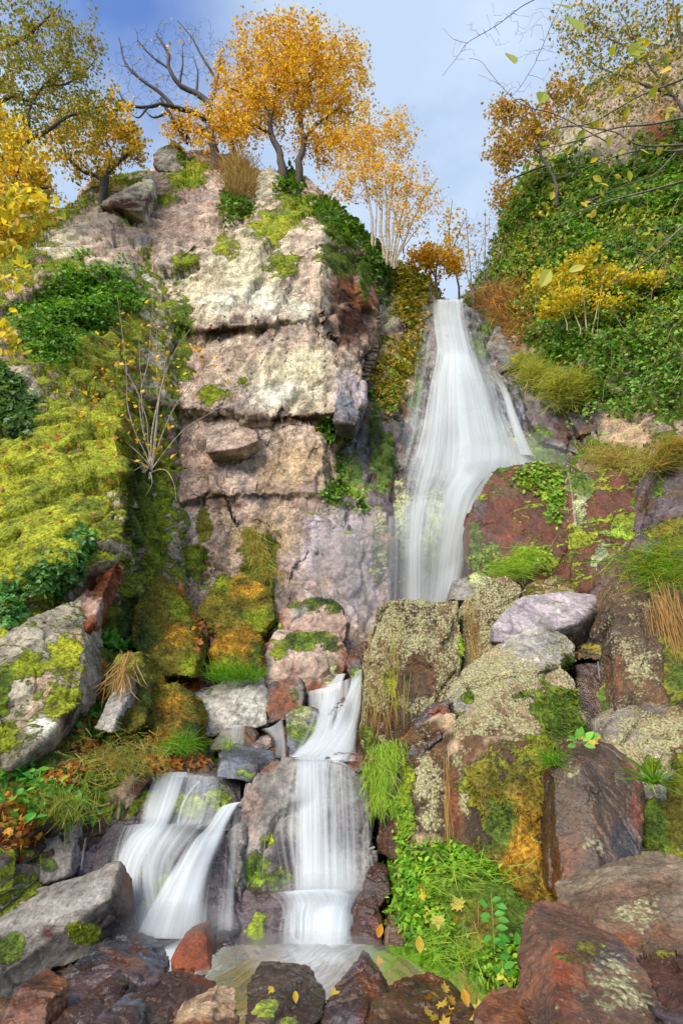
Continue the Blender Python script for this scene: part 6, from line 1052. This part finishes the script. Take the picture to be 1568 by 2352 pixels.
# near twigs reaching in from the right edge and the left edge
tree('overhanging_branch', 'thin bare branch reaching in from the upper right corner across the sky', 'branch',
 [([(1330,-60,4.6),(1234,0,4.6),(1194,20,4.6),(1134,65,4.6),(1074,100,4.6),(1054,125,4.6),(1016,178,4.6)], .007, .002), ([(1074,100,4.6),(1040,90,4.6),(1016,65,4.6)], .003, .0015), ([(1400,330,4.4),(1290,270,4.4),(1210,245,4.4),(1174,220,4.4),(1129,170,4.4),(1104,142,4.4),(1076,135,4.4)], .007, .0015), ([(1320,-60,4.5),(1260,80,4.5),(1210,180,4.5),(1174,220,4.5)], .005, .002)],
 [(1150,60,4.6,80,60,.15),(1260,100,4.5,100,100,.2),(1360,90,4.5,90,90,.2),(1150,190,4.4,60,40,.1),(1060,120,4.6,30,40,.1)], 190, None, seed=81, bark=(.09,.07,.08), twig=(.0032,.0014), jit=.08)
tree('overhanging_branch', 'fan of long grey twigs with a few yellow leaves sweeping in from the right edge', 'branch',
 [([(1640,150,4.2),(1568,182,4.2),(1474,215,4.2),(1359,280,4.2),(1270,300,4.2),(1220,345,4.2)], .017, .004), ([(1640,260,4.0),(1568,272,4.0),(1480,288,4.0),(1409,296,4.0),(1300,330,4.0),(1224,342,4.0)], .016, .004), ([(1640,330,3.9),(1568,333,3.9),(1469,335,3.9),(1409,306,3.9),(1330,290,3.9)], .016, .004), ([(1640,300,4.1),(1568,345,4.1),(1470,345,4.1),(1409,361,4.1),(1320,395,4.1),(1264,416,4.1)], .014, .003), ([(1640,390,3.8),(1568,415,3.8),(1434,450,3.8),(1350,480,3.8),(1294,500,3.8)], .014, .003), ([(1640,480,3.8),(1568,520,3.8),(1480,600,3.8),(1400,660,3.8)], .012, .003), ([(1640,380,4.2),(1568,340,4.2),(1500,400,4.2),(1420,430,4.2),(1340,470,4.2)], .010, .003)],
 [(1440,250,4.1,120,70,.25),(1420,350,4,140,60,.25),(1380,450,3.9,110,60,.2),(1500,560,3.8,70,80,.2),(1480,130,4.2,90,80,.2),(1280,330,4.1,60,60,.15)], 560, (110, 10, 22, [(.34,.36,.04),(.45,.40,.04),(.26,.32,.04),(.5,.38,.04)]), seed=83, bark=(.16,.14,.12), tcol=(.13,.11,.10), twig=(.004,.0016), jit=.07, spread=.3, tm='oval', droop=1.2)
tree('overhanging_branch', 'yellow-leaved twigs drooping in at the left edge', 'branch',
 [([(-120,560,4.6),(-20,600,4.6),(20,650,4.6),(40,720,4.6)], .006, .002), ([(-120,640,4.5),(-30,720,4.5),(10,790,4.5),(30,840,4.5)], .006, .002), ([(-120,400,4.7),(-10,440,4.7),(60,450,4.7),(150,440,4.7)], .006, .002)],
 [(20,640,4.6,50,50,.15),(15,780,4.5,40,60,.15),(60,470,4.7,90,50,.2),(10,560,4.6,40,40,.15)], 90, (240, 12, 24, [(.6,.48,.04),(.66,.44,.03),(.48,.44,.05),(.4,.4,.05)]), seed=87, bark=(.12,.09,.06), twig=(.0025,.001), jit=.08, spread=.35, tm='oval', droop=1.)
def big_leaf(px, py, Y, size, colr, rot, label):
    p = P(px, py, Y); d = np.linalg.norm(p - (0, 0, CAMZ)); a = R(rot)
    A = np.array([math.cos(a), -.15, math.sin(a)]); t = root('hanging_leaf', p); tag(t, label, 'leaf')
    leafmesh('blade', p[None], A[None], np.array([[.25, -1, .25]]), np.array([d / F * size]), np.array([C(colr)]), 'oval', M_LEAF, t)
    q = np.stack([p - A * d / F * size * .35 + np.array([0, 0, d / F * size * .1]), p, p + A * d / F * size * .5]); tube_obj('stalk', [(q, np.array([.0012, .0014, .0008]))], C((.25,.25,.05)), t, 4)
big_leaf(1300,38,4.4,62,(.30,.36,.06),278,'large olive leaf hanging against the sky near the top right')
big_leaf(1163,122,4.4,42,(.34,.38,.08),280,'pale green leaf dangling alone in the sky')
big_leaf(1248,212,4.3,42,(.3,.36,.04),250,'green leaf against the rusty oak')
big_leaf(1475,105,4.1,50,(.3,.34,.03),230,'olive leaf in the tangle of the upper right corner')
big_leaf(1276,10,4.5,32,(.25,.32,.05),310,'small green leaf at the top edge above the olive one')
big_leaf(1305,625,3.9,34,(.5,.5,.12),20,'pale yellow leaf floating in front of the yellow shrub')
big_leaf(1240,660,3.9,46,(.5,.5,.1),60,'long pale leaf in front of the dead bracken')
# ------------------------------------------------------------------ spray hanging at the foot of the high waterfall
def mist(label, px, py, Y, rx, ry, rz, dens):
    bm = bmesh.new(); bmesh.ops.create_icosphere(bm, subdivisions=4, radius=1.0); me = bpy.data.meshes.new('mist'); bm.to_mesh(me); bm.free()
    o = bpy.data.objects.new('mist', me); COL.objects.link(o); o.location = P(px, py, Y); o.scale = (rx, ry, rz)
    m, nt = newmat('mist'); N = NT(nt)
    v = N('ShaderNodeVolumePrincipled', {'Color': (.95, .97, 1, 1), 'Density': dens, 'Anisotropy': .2}); N('ShaderNodeOutputMaterial', {1: v.outputs[0]})
    me.materials.append(m); tag(o, label, 'mist', kind='stuff')
mist('pale spray drifting at the foot of the high waterfall', 930, 1330, 12.4, 2.6, .8, 1.8, .22)
mist('spray blowing past the top of the rust-red block', 1180, 1050, 14.0, 1.6, .6, .8, .3)
mist('spray at the foot of the left-hand cascade', 400, 2125, 5.5, .55, .22, .16, .9)
mist('spray where the main lower fall strikes its ledge', 740, 2040, 5.85, .5, .16, .12, .9)
mist('spray at the foot of the main lower fall', 720, 2185, 5.3, .6, .2, .13, .9)
